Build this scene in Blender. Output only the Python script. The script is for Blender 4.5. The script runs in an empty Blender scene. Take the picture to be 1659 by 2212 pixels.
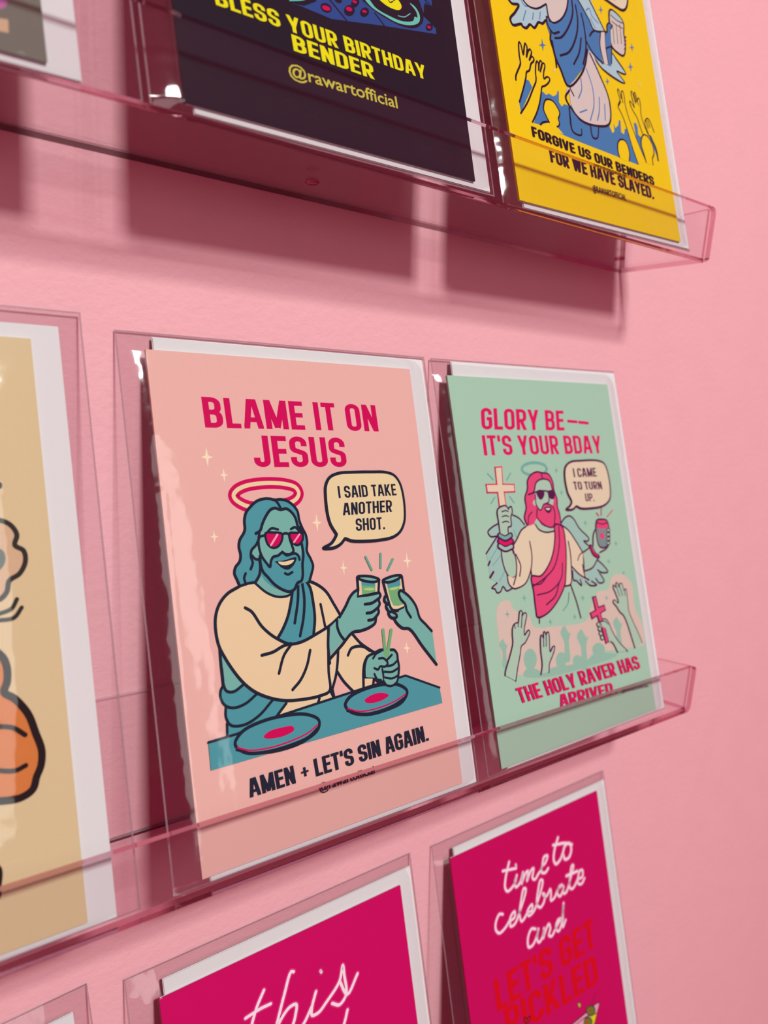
import bpy, bmesh, math, random
from mathutils import Vector, Matrix, noise
from mathutils.geometry import tessellate_polygon

SC = bpy.context.scene
COL = SC.collection
MM = 0.001
random.seed(7)

# ------------------------------------------------------------------ camera
F_PX = 1800.94                       # focal length in pixels of the 1659 x 2212 frame
cam = bpy.data.cameras.new('camera'); cam_ob = bpy.data.objects.new('camera', cam); COL.objects.link(cam_ob)
cam.sensor_fit = 'VERTICAL'; cam.sensor_height = 24.0
cam.lens = F_PX / 2212 * 24.0
cam.clip_start = 0.01; cam.clip_end = 30
ROT = [[0.764943, -0.643637, 0.024357], [-0.060518, -0.10947, -0.992146], [0.641248, 0.757462, -0.12269]]
cam_ob.matrix_world = Matrix(((ROT[0][0], -ROT[1][0], -ROT[2][0], -124.188 * MM), (ROT[0][1], -ROT[1][1], -ROT[2][1], -275.657 * MM),
                              (ROT[0][2], -ROT[1][2], -ROT[2][2], 157.868 * MM), (0, 0, 0, 1)))
SC.camera = cam_ob
cam.dof.use_dof = True
cam.dof.focus_distance = 0.318
cam.dof.aperture_fstop = cam.lens / 3.0

# ------------------------------------------------------------------ world, lights, exposure
wd = bpy.data.worlds.new('pink_shop_interior'); SC.world = wd; wd.use_nodes = True
wn = wd.node_tree.nodes; bg = wn['Background']
bg.inputs['Color'].default_value = (0.92, 0.07, 0.22, 1); bg.inputs['Strength'].default_value = 0.29

def area_light(name, loc, target, sx, sy, power, color):
    L = bpy.data.lights.new(name, 'AREA'); L.shape = 'RECTANGLE'; L.size = sx; L.size_y = sy; L.energy = power; L.color = color
    o = bpy.data.objects.new(name, L); COL.objects.link(o); o.location = loc
    o.rotation_euler = (Vector(target) - Vector(loc)).to_track_quat('-Z', 'Y').to_euler()
    return o
area_light('ceiling_panel_light', (-0.01, -2.46, 1.87), (0.08, 0, 0.1), 0.38, 0.38, 82, (0.93, 1.0, 0.95))
area_light('sleeve_glare_light', (0.33, -3.0, 0.62), (0.0, 0, 0.1), 0.75, 1.5, 11.0, (0.96, 1.0, 0.96))  # added soft panel, unseen, placed so the sleeves reflect a pale glare

SC.view_settings.view_transform = 'Standard'; SC.view_settings.look = 'None'
SC.view_settings.gamma = 1.0; SC.view_settings.use_curve_mapping = False
SC.view_settings.exposure = 0.0
SC.cycles.transparent_max_bounces = 48; SC.cycles.max_bounces = 14
SC.cycles.diffuse_bounces = 5; SC.cycles.glossy_bounces = 4; SC.cycles.transmission_bounces = 8
SC.cycles.caustics_reflective = False; SC.cycles.caustics_refractive = False
SC.cycles.use_denoising = True; SC.cycles.use_adaptive_sampling = True; SC.cycles.adaptive_threshold = 0.02

# ------------------------------------------------------------------ materials
def s2l(c):
    return tuple(((v / 255) / 12.92 if v / 255 <= 0.04045 else ((v / 255 + 0.055) / 1.055) ** 2.4) for v in c)

def new_mat(name):
    m = bpy.data.materials.new(name); m.use_nodes = True; t = m.node_tree; t.nodes.clear()
    o = t.nodes.new('ShaderNodeOutputMaterial'); return m, t, t.nodes, t.links, o

def paper(name, rgb, rough=0.5, grain=0.02, scale=900.0, spec=0.06):
    m, t, N, K, o = new_mat(name)
    b = N.new('ShaderNodeBsdfPrincipled'); b.inputs['Roughness'].default_value = rough; b.inputs['Specular IOR Level'].default_value = spec
    c = s2l(rgb)
    n = N.new('ShaderNodeTexNoise'); n.inputs['Scale'].default_value = scale; n.inputs['Detail'].default_value = 3
    tc = N.new('ShaderNodeTexCoord'); K.new(tc.outputs['Object'], n.inputs['Vector'])
    r = N.new('ShaderNodeMix'); r.data_type = 'RGBA'
    r.inputs['A'].default_value = (*[v * (1 - grain * 2) for v in c], 1); r.inputs['B'].default_value = (*[min(1, v * (1 + grain * 2)) for v in c], 1)
    K.new(n.outputs['Fac'], r.inputs['Factor']); K.new(r.outputs['Result'], b.inputs['Base Color'])
    K.new(b.outputs[0], o.inputs[0]); return m

def wall_paint(name, rgb):
    m, t, N, K, o = new_mat(name)
    b = N.new('ShaderNodeBsdfPrincipled'); b.inputs['Roughness'].default_value = 0.55; b.inputs['Specular IOR Level'].default_value = 0.25
    tc = N.new('ShaderNodeTexCoord')
    mp = N.new('ShaderNodeMapping'); mp.inputs['Scale'].default_value = (1.0, 1.0, 1.25); K.new(tc.outputs['Object'], mp.inputs['Vector'])
    n1 = N.new('ShaderNodeTexNoise'); n1.inputs['Scale'].default_value = 260; n1.inputs['Detail'].default_value = 5; n1.inputs['Roughness'].default_value = 0.6
    n2 = N.new('ShaderNodeTexNoise'); n2.inputs['Scale'].default_value = 36; n2.inputs['Detail'].default_value = 4
    n3 = N.new('ShaderNodeTexVoronoi'); n3.feature = 'SMOOTH_F1'; n3.inputs['Scale'].default_value = 90
    for n in (n1, n2, n3): K.new(mp.outputs[0], n.inputs['Vector'])
    a = N.new('ShaderNodeMath'); a.operation = 'MULTIPLY'; a.inputs[1].default_value = 0.55; K.new(n1.outputs['Fac'], a.inputs[0])
    s = N.new('ShaderNodeMath'); s.operation = 'ADD'; K.new(a.outputs[0], s.inputs[0])
    a2 = N.new('ShaderNodeMath'); a2.operation = 'MULTIPLY'; a2.inputs[1].default_value = 0.35; K.new(n2.outputs['Fac'], a2.inputs[0]); K.new(a2.outputs[0], s.inputs[1])
    s2 = N.new('ShaderNodeMath'); s2.operation = 'ADD'; a3 = N.new('ShaderNodeMath'); a3.operation = 'MULTIPLY'; a3.inputs[1].default_value = 0.12
    K.new(n3.outputs['Distance'], a3.inputs[0]); K.new(s.outputs[0], s2.inputs[0]); K.new(a3.outputs[0], s2.inputs[1])
    bp = N.new('ShaderNodeBump'); bp.inputs['Strength'].default_value = 0.5; bp.inputs['Distance'].default_value = 0.0011; K.new(s2.outputs[0], bp.inputs['Height'])
    K.new(bp.outputs[0], b.inputs['Normal'])
    c = s2l(rgb); r = N.new('ShaderNodeMix'); r.data_type = 'RGBA'
    r.inputs['A'].default_value = (*[v * 0.97 for v in c], 1); r.inputs['B'].default_value = (*[v * 1.03 for v in c], 1)
    K.new(n2.outputs['Fac'], r.inputs['Factor']); K.new(r.outputs['Result'], b.inputs['Base Color'])
    K.new(b.outputs[0], o.inputs[0]); return m

def clear_sheet(name, tint, rough, boost=1.0, haze=0.0, bump=0.0, bscale=(60, 60, 25)):
    """clear plastic: straight-through transmission with Fresnel reflection"""
    m, t, N, K, o = new_mat(name)
    tr = N.new('ShaderNodeBsdfTransparent'); tr.inputs[0].default_value = (*tint, 1)
    gl = N.new('ShaderNodeBsdfGlossy'); gl.inputs['Roughness'].default_value = rough; gl.inputs['Color'].default_value = (1, 1, 1, 1)
    fr = N.new('ShaderNodeFresnel'); ge = N.new('ShaderNodeNewGeometry')
    io = N.new('ShaderNodeMapRange'); io.inputs['To Min'].default_value = 1.49; io.inputs['To Max'].default_value = 1 / 1.49   # same reflectance from either side
    K.new(ge.outputs['Backfacing'], io.inputs['Value']); K.new(io.outputs[0], fr.inputs['IOR'])
    mu = N.new('ShaderNodeMath'); mu.operation = 'MULTIPLY'; mu.inputs[1].default_value = boost; mu.use_clamp = True; K.new(fr.outputs[0], mu.inputs[0])
    mx = N.new('ShaderNodeMixShader'); K.new(mu.outputs[0], mx.inputs[0]); K.new(tr.outputs[0], mx.inputs[1]); K.new(gl.outputs[0], mx.inputs[2])
    last = mx
    if haze:
        df = N.new('ShaderNodeBsdfDiffuse'); df.inputs[0].default_value = (0.85, 0.8, 0.82, 1)
        m2 = N.new('ShaderNodeMixShader'); m2.inputs[0].default_value = haze; K.new(mx.outputs[0], m2.inputs[1]); K.new(df.outputs[0], m2.inputs[2]); last = m2
    if bump:
        tc = N.new('ShaderNodeTexCoord'); mp = N.new('ShaderNodeMapping'); mp.inputs['Scale'].default_value = bscale; K.new(tc.outputs['Object'], mp.inputs['Vector'])
        n = N.new('ShaderNodeTexNoise'); n.inputs['Scale'].default_value = 1.0; n.inputs['Detail'].default_value = 2.5; K.new(mp.outputs[0], n.inputs['Vector'])
        bp = N.new('ShaderNodeBump'); bp.inputs['Strength'].default_value = 1.0; bp.inputs['Distance'].default_value = bump; K.new(n.outputs['Fac'], bp.inputs['Height'])
        K.new(bp.outputs[0], gl.inputs['Normal']); K.new(bp.outputs[0], fr.inputs['Normal'])
    K.new(last.outputs[0], o.inputs[0]); return m

def glass_edge(name, tint, rough=0.08):
    m, t, N, K, o = new_mat(name)
    g = N.new('ShaderNodeBsdfGlass'); g.inputs['IOR'].default_value = 1.49; g.inputs['Roughness'].default_value = rough; g.inputs['Color'].default_value = (*tint, 1)
    tr = N.new('ShaderNodeBsdfTransparent'); tr.inputs[0].default_value = (*tint, 1)
    mx = N.new('ShaderNodeMixShader'); mx.inputs[0].default_value = 0.08
    K.new(g.outputs[0], mx.inputs[1]); K.new(tr.outputs[0], mx.inputs[2]); K.new(mx.outputs[0], o.inputs[0]); return m

M_WALL = wall_paint('pink_wall_paint', (238, 178, 186))
M_ENV = paper('white_envelope_paper', (222, 225, 225), 0.7, 0.01)
M_ACR = clear_sheet('clear_acrylic', (0.995, 0.985, 0.99), 0.03, 0.65, haze=0.002)
M_EDGE = glass_edge('acrylic_cut_edge', (0.8, 0.47, 0.56))  # crimson tint painted in for the edge's dark internal reflections
M_EDGE2 = clear_sheet('acrylic_pale_edge', (0.92, 0.84, 0.87), 0.1, 2.0, haze=0.22)  # whitish diffuse mixed in to give the edge a pale line
M_FILM = clear_sheet('cellophane_film', (0.985, 0.975, 0.98), 0.08, 1.0, haze=0.004, bump=0.0006)
M_FILMB = clear_sheet('cellophane_back_film', (0.985, 0.975, 0.98), 0.12, 1.0)
M_SEAM = clear_sheet('cellophane_seam', (0.85, 0.78, 0.8), 0.15, 4.0, haze=0.12)
INKS = {'magenta': (206, 0, 88), 'magenta2': (150, 10, 80), 'rose': (222, 20, 100), 'navy': (8, 36, 54), 'tealmid': (72, 156, 166), 'teallt': (116, 184, 172),
        'cream': (232, 216, 168), 'cream2': (232, 211, 168), 'green': (112, 180, 122), 'greenlt': (176, 214, 132), 'mint': (100, 172, 150),
        'pinklt': (238, 168, 190), 'mintmid': (148, 196, 176), 'peach': (216, 198, 184), 'plum': (82, 26, 74), 'tealh': (112, 180, 170),
        'wing': (158, 202, 190), 'mintlt': (172, 208, 184), 'robe': (226, 214, 184), 'hair': (226, 74, 122), 'slate': (120, 150, 148),
        'yellow': (240, 206, 10), 'blue': (62, 124, 178), 'paleblue': (172, 204, 212), 'bone': (212, 200, 194), 'ink': (22, 22, 42),
        'deepblue': (34, 74, 140), 'ink2': (26, 24, 40), 'aqua': (100, 196, 178), 'acid': (232, 228, 10), 'acid2': (202, 196, 74),
        'beige': (208, 178, 142), 'char': (40, 44, 40), 'char2': (22, 20, 20), 'slate2': (92, 108, 100), 'orange': (208, 124, 62),
        'mauve': (190, 110, 170), 'dkgrey': (40, 36, 36), 'neon': (252, 236, 244), 'neonglow': (224, 60, 140), 'spark': (246, 232, 196), 'red': (216, 0, 14), 'olive': (104, 124, 40)}
INK_M = {}
def ink(n):
    if n not in INK_M: INK_M[n] = paper('print_ink_' + n, INKS[n], 0.45, 0.012)
    return INK_M[n]

# ------------------------------------------------------------------ mesh helpers
def link(name, bm, mats, parent=None, smooth=False):
    me = bpy.data.meshes.new(name); bm.to_mesh(me); bm.free()
    for m in (mats if isinstance(mats, (list, tuple)) else [mats]): me.materials.append(m)
    if smooth:
        for p in me.polygons: p.use_smooth = True
    o = bpy.data.objects.new(name, me); COL.objects.link(o)
    if parent: o.parent = parent
    return o

def empty(name, mat, label, cat, group=None):
    o = bpy.data.objects.new(name, None); o.empty_display_size = 0.01; COL.objects.link(o); o.matrix_world = mat
    o['label'] = label; o['category'] = cat
    if group: o['group'] = group
    return o

def prism(bm, pts, w0, w1, place, cap=0, side=1):
    """extrude outline pts between w0 and w1; place(u,v,w) -> xyz metres"""
    lo = [bm.verts.new(place(u, v, w0)) for u, v in pts]; hi = [bm.verts.new(place(u, v, w1)) for u, v in pts]
    a = bm.faces.new(lo[::-1]); b = bm.faces.new(hi); a.material_index = b.material_index = cap
    n = len(pts)
    for i in range(n):
        f = bm.faces.new((lo[i], lo[(i + 1) % n], hi[(i + 1) % n], hi[i])); f.material_index = side
    bmesh.ops.recalc_face_normals(bm, faces=bm.faces[:])

def round_rect(x0, y0, x1, y1, r, corners=(1, 1, 1, 1), n=5):
    P = []
    for k, (cx, cy, a0) in enumerate(((x1 - r, y1 - r, 0), (x0 + r, y1 - r, 90), (x0 + r, y0 + r, 180), (x1 - r, y0 + r, 270))):
        if corners[k]:
            for i in range(n + 1):
                a = math.radians(a0 + 90 * i / n); P.append((cx + r * math.cos(a), cy + r * math.sin(a)))
        else:
            P.append(((x1, y1), (x0, y1), (x0, y0), (x1, y0))[k])
    return P

# ------------------------------------------------------------------ 2-D drawing for the printed artwork
def catmull(P, closed, sub=5):
    n = len(P)
    if n < 3: return P
    out = []
    rng = range(n if closed else n - 1)
    for i in rng:
        if closed: p0, p1, p2, p3 = P[(i - 1) % n], P[i], P[(i + 1) % n], P[(i + 2) % n]
        else: p0, p1, p2, p3 = P[max(i - 1, 0)], P[i], P[i + 1], P[min(i + 2, n - 1)]
        d1 = max(1e-6, math.dist(p0, p1)) ** .5; d2 = max(1e-6, math.dist(p1, p2)) ** .5; d3 = max(1e-6, math.dist(p2, p3)) ** .5
        for s in range(sub):
            t = s / sub
            o = []
            for k in (0, 1):
                if d1 < 2e-3: m1 = p2[k] - p1[k]
                else: m1 = (p1[k] - p0[k]) / d1 - (p2[k] - p0[k]) / (d1 + d2) + (p2[k] - p1[k]) / d2; m1 *= d2
                if d3 < 2e-3: m2 = p2[k] - p1[k]
                else: m2 = (p2[k] - p1[k]) / d2 - (p3[k] - p1[k]) / (d2 + d3) + (p3[k] - p2[k]) / d3; m2 *= d2
                t2 = t * t; t3 = t2 * t
                o.append((2 * t3 - 3 * t2 + 1) * p1[k] + (t3 - 2 * t2 + t) * m1 + (-2 * t3 + 3 * t2) * p2[k] + (t3 - t2) * m2)
            out.append(tuple(o))
    if not closed: out.append(P[-1])
    return out

def fill(bm, P, z, mi):
    if len(P) < 3: return
    vs = [bm.verts.new((x * MM, y * MM, z)) for x, y in P]
    for tri in tessellate_polygon([[Vector((x, y, 0)) for x, y in P]]):
        if len(set(tri)) == 3:
            try: f = bm.faces.new([vs[i] for i in tri]); f.material_index = mi
            except ValueError: pass

def stroke(bm, P, w, z, mi, closed=False, caps=True):
    """mitred ribbon of width w; round ends, and a round join where the path turns sharply"""
    P = [p for i, p in enumerate(P) if i == 0 or math.dist(p, P[i - 1]) > 1e-4]
    n = len(P); r = w / 2
    if n < 2: return
    def disc(p, dz):
        f = bm.faces.new([bm.verts.new(((p[0] + r * math.cos(k * math.pi / 6)) * MM, (p[1] + r * math.sin(k * math.pi / 6)) * MM, z + dz)) for k in range(12)]); f.material_index = mi
    side = []
    for i, p in enumerate(P):
        a = P[i - 1] if (closed or i) else None; b = P[(i + 1) % n] if (closed or i < n - 1) else None
        d1 = Vector((p[0] - a[0], p[1] - a[1])).normalized() if a else None; d2 = Vector((b[0] - p[0], b[1] - p[1])).normalized() if b else None
        d1 = d1 or d2; d2 = d2 or d1; d = d1 + d2
        d = d.normalized() if d.length > .3 else d2
        nn = Vector((-d.y, d.x)); cs = max(.55, nn.dot(Vector((-d2.y, d2.x)))); k = r / cs
        if d1.dot(d2) < .6: disc(p, 1.2e-6); k = r
        side.append((bm.verts.new(((p[0] + nn.x * k) * MM, (p[1] + nn.y * k) * MM, z)), bm.verts.new(((p[0] - nn.x * k) * MM, (p[1] - nn.y * k) * MM, z))))
    for i in range(n if closed else n - 1):
        a, b = side[i], side[(i + 1) % n]
        f = bm.faces.new((a[0], a[1], b[1], b[0])); f.material_index = mi
    if not closed and caps:
        disc(P[0], 1.8e-6); disc(P[-1], 1.8e-6)

# condensed bold capitals drawn with a pen of width 0.2 in a box 1.2 high
def glyph(ch):
    w = {'I': .19, 'M': .74, 'W': .82, '.': .19, "'": .16, ' ': .2, '+': .5, 'L': .45, 'T': .5, 'E': .47, 'F': .46, 'J': .5, 'A': .62, 'V': .6, 'Y': .6, 'K': .58}.get(ch, .56)
    l, r, b, t, m = .095, w - .095, .095, 1.105, .61; q = .18; c = w / 2
    G = {'I': [[(.095, 0), (.095, 1.2)]], 'L': [[(l, 0), (l, 1.2)], [(l, b), (w, b)]], 'T': [[(c, 0), (c, 1.2)], [(0, t), (w, t)]],
         'E': [[(l, 0), (l, 1.2)], [(l, b), (w, b)], [(l, t), (w, t)], [(l, m), (w - .03, m)]], 'F': [[(l, 0), (l, 1.2)], [(l, t), (w, t)], [(l, m), (w - .03, m)]],
         'H': [[(l, 0), (l, 1.2)], [(r, 0), (r, 1.2)], [(l, m), (r, m)]], 'O': [[(l, m), (l, t, q), (r, t, q), (r, b, q), (l, b, q), (l, m)]],
         'C': [[(r, .8), (r, t, q), (l, t, q), (l, b, q), (r, b, q), (r, .4)]], 'G': [[(r, .82), (r, t, q), (l, t, q), (l, b, q), (r, b, q), (r, .62)], [(c, .6), (w, .6)]],
         'S': [[(r, .82), (r, t, q), (l, t, q), (l, .68, .13), (r, .53, .13), (r, b, q), (l, b, q), (l, .39)]],
         'U': [[(l, 1.2), (l, b, q), (r, b, q), (r, 1.2)]], 'J': [[(r, 1.2), (r, b, q), (l, b, q), (l, .36)]],
         'D': [[(l, 0), (l, 1.2)], [(l, t), (r, t, q), (r, b, q), (l, b)]], 'B': [[(l, 0), (l, 1.2)], [(l, t), (r - .02, t, q), (r - .02, m, q), (l, m)], [(l, m), (r, m, q), (r, b, q), (l, b)]],
         'P': [[(l, 0), (l, 1.2)], [(l, t), (r, t, q), (r, .52, q), (l, .52)]], 'R': [[(l, 0), (l, 1.2)], [(l, t), (r, t, q), (r, .54, q), (l, .54)], [(c - .04, .6), (r + .03, -.1)]],
         'N': [[(l, 0), (l, 1.2)], [(r, 0), (r, 1.2)], [(l - .04, 1.34), (r + .04, -.14)]], 'M': [[(l, 0), (l, 1.2)], [(r, 0), (r, 1.2)], [(l - .03, 1.38), (c, .06)], [(r + .03, 1.38), (c, .06)]],
         'A': [[(.07, -.08), (c - .04, 1.28)], [(w - .07, -.08), (c + .04, 1.28)], [(.14, .36), (w - .14, .36)]], 'V': [[(.07, 1.28), (c, -.08)], [(w - .07, 1.28), (c, -.08)]],
         'Y': [[(.04, 1.36), (c, .42)], [(w - .04, 1.36), (c, .42)], [(c, 0), (c, .55)]], 'W': [[(.08, 1.28), (.24, -.12)], [(.22, -.12), (c, 1.32)], [(c, 1.32), (w - .22, -.12)], [(w - .08, 1.28), (w - .24, -.12)]],
         'K': [[(l, 0), (l, 1.2)], [(l + .02, .4), (w - .05, 1.34)], [(l + .13, .62), (w - .03, -.1)]], '.': [[(.1, 0), (.1, .2)]], "'": [[(.09, .82), (.09, 1.2)]],
         '+': [[(.03, .55), (.47, .55)], [(.25, .24), (.25, .86)]], ' ': []}[ch]
    return w, G

def fillet(P):
    out = []
    for i, p in enumerate(P):
        if len(p) == 2 or i in (0, len(P) - 1): out.append(p[:2]); continue
        a = Vector(P[i - 1][:2]); b = Vector(P[i + 1][:2]); v = Vector(p[:2]); r = p[2]
        u1 = (a - v); u2 = (b - v); ang = u1.angle(u2); d = min(r / math.tan(ang / 2), u1.length * (.49 if 0 < i - 1 else .98), u2.length * (.49 if i + 1 < len(P) - 1 else .98)); r = d * math.tan(ang / 2)
        u1.normalize(); u2.normalize(); cen = v + (u1 + u2).normalized() * (r / math.sin(ang / 2))
        s = v + u1 * d; e = v + u2 * d; a0 = math.atan2(s.y - cen.y, s.x - cen.x); a1 = math.atan2(e.y - cen.y, e.x - cen.x)
        while a1 - a0 > math.pi: a1 -= 2 * math.pi
        while a1 - a0 < -math.pi: a1 += 2 * math.pi
        for k in range(7): t = a0 + (a1 - a0) * k / 6; out.append((cen.x + r * math.cos(t), cen.y + r * math.sin(t)))
    return out

def clip(poly, axis, lim, sign):
    out = []
    for i in range(len(poly)):
        a, b = poly[i], poly[(i + 1) % len(poly)]; ia = (a[axis] - lim) * sign <= 0; ib = (b[axis] - lim) * sign <= 0
        if ia: out.append(a)
        if ia != ib:
            t = (lim - a[axis]) / (b[axis] - a[axis]); out.append((a[0] + (b[0] - a[0]) * t, a[1] + (b[1] - a[1]) * t))
    return out

def text_polys(txt):
    x = 0; polys = []
    for ch in txt:
        w, G = glyph(ch); pw = .13 if ch in "+" else .19
        for gi, path in enumerate(G):
            P = fillet(path); n = len(P); side = []
            for i, p in enumerate(P):
                a = Vector(P[max(i - 1, 0)]); b = Vector(P[min(i + 1, n - 1)]); d = (b - a).normalized(); nn = Vector((-d.y, d.x)); k = pw / 2
                if 0 < i < n - 1:
                    d1 = (Vector(p) - a).normalized(); cs = max(.5, nn.dot(Vector((-d1.y, d1.x)))); k /= cs
                side.append(((p[0] + nn.x * k, p[1] + nn.y * k), (p[0] - nn.x * k, p[1] - nn.y * k)))
            for i in range(n - 1):
                q = [side[i][0], side[i][1], side[i + 1][1], side[i + 1][0]]
                q = clip(q, 1, 1.2, 1); q = clip(q, 1, 0, -1) if q else q
                if q: q = clip(q, 0, w, 1)
                if q: q = clip(q, 0, 0, -1)
                if len(q) > 2: polys.append([(u + x, v / 1.2) for u, v in q] + [gi])
        x += w + .088
    W = x - .088
    return [([(u / W, v) for u, v in q[:-1]], q[-1]) for q in polys]

def text_font(txt):
    cu = bpy.data.curves.new('t', 'FONT'); cu.body = txt; cu.resolution_u = 3; cu.offset = 0.012
    o = bpy.data.objects.new('t', cu); COL.objects.link(o)
    dg = bpy.context.evaluated_depsgraph_get(); me = o.evaluated_get(dg).to_mesh()
    V = [v.co.copy() for v in me.vertices]; Fs = [list(p.vertices) for p in me.polygons]
    o.evaluated_get(dg).to_mesh_clear(); bpy.data.objects.remove(o); bpy.data.curves.remove(cu)
    x0 = min(v.x for v in V); x1 = max(v.x for v in V); h = 0.70
    return [([((V[i].x - x0) / (x1 - x0), V[i].y / h) for i in f], 0) for f in Fs]

def draw_text(bm, txt, font, q, z, mi):
    BL, BR, TL = (Vector(q[i:i + 2]) for i in (0, 2, 4))
    for poly, gi in (text_polys(txt) if font == 'C' else text_font(txt)):
        pts = [BL + (BR - BL) * u + (TL - BL) * v for u, v in poly]
        try: f = bm.faces.new([bm.verts.new((p.x * MM, p.y * MM, z + gi * 6e-7)) for p in pts]); f.material_index = mi
        except ValueError: pass

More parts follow.
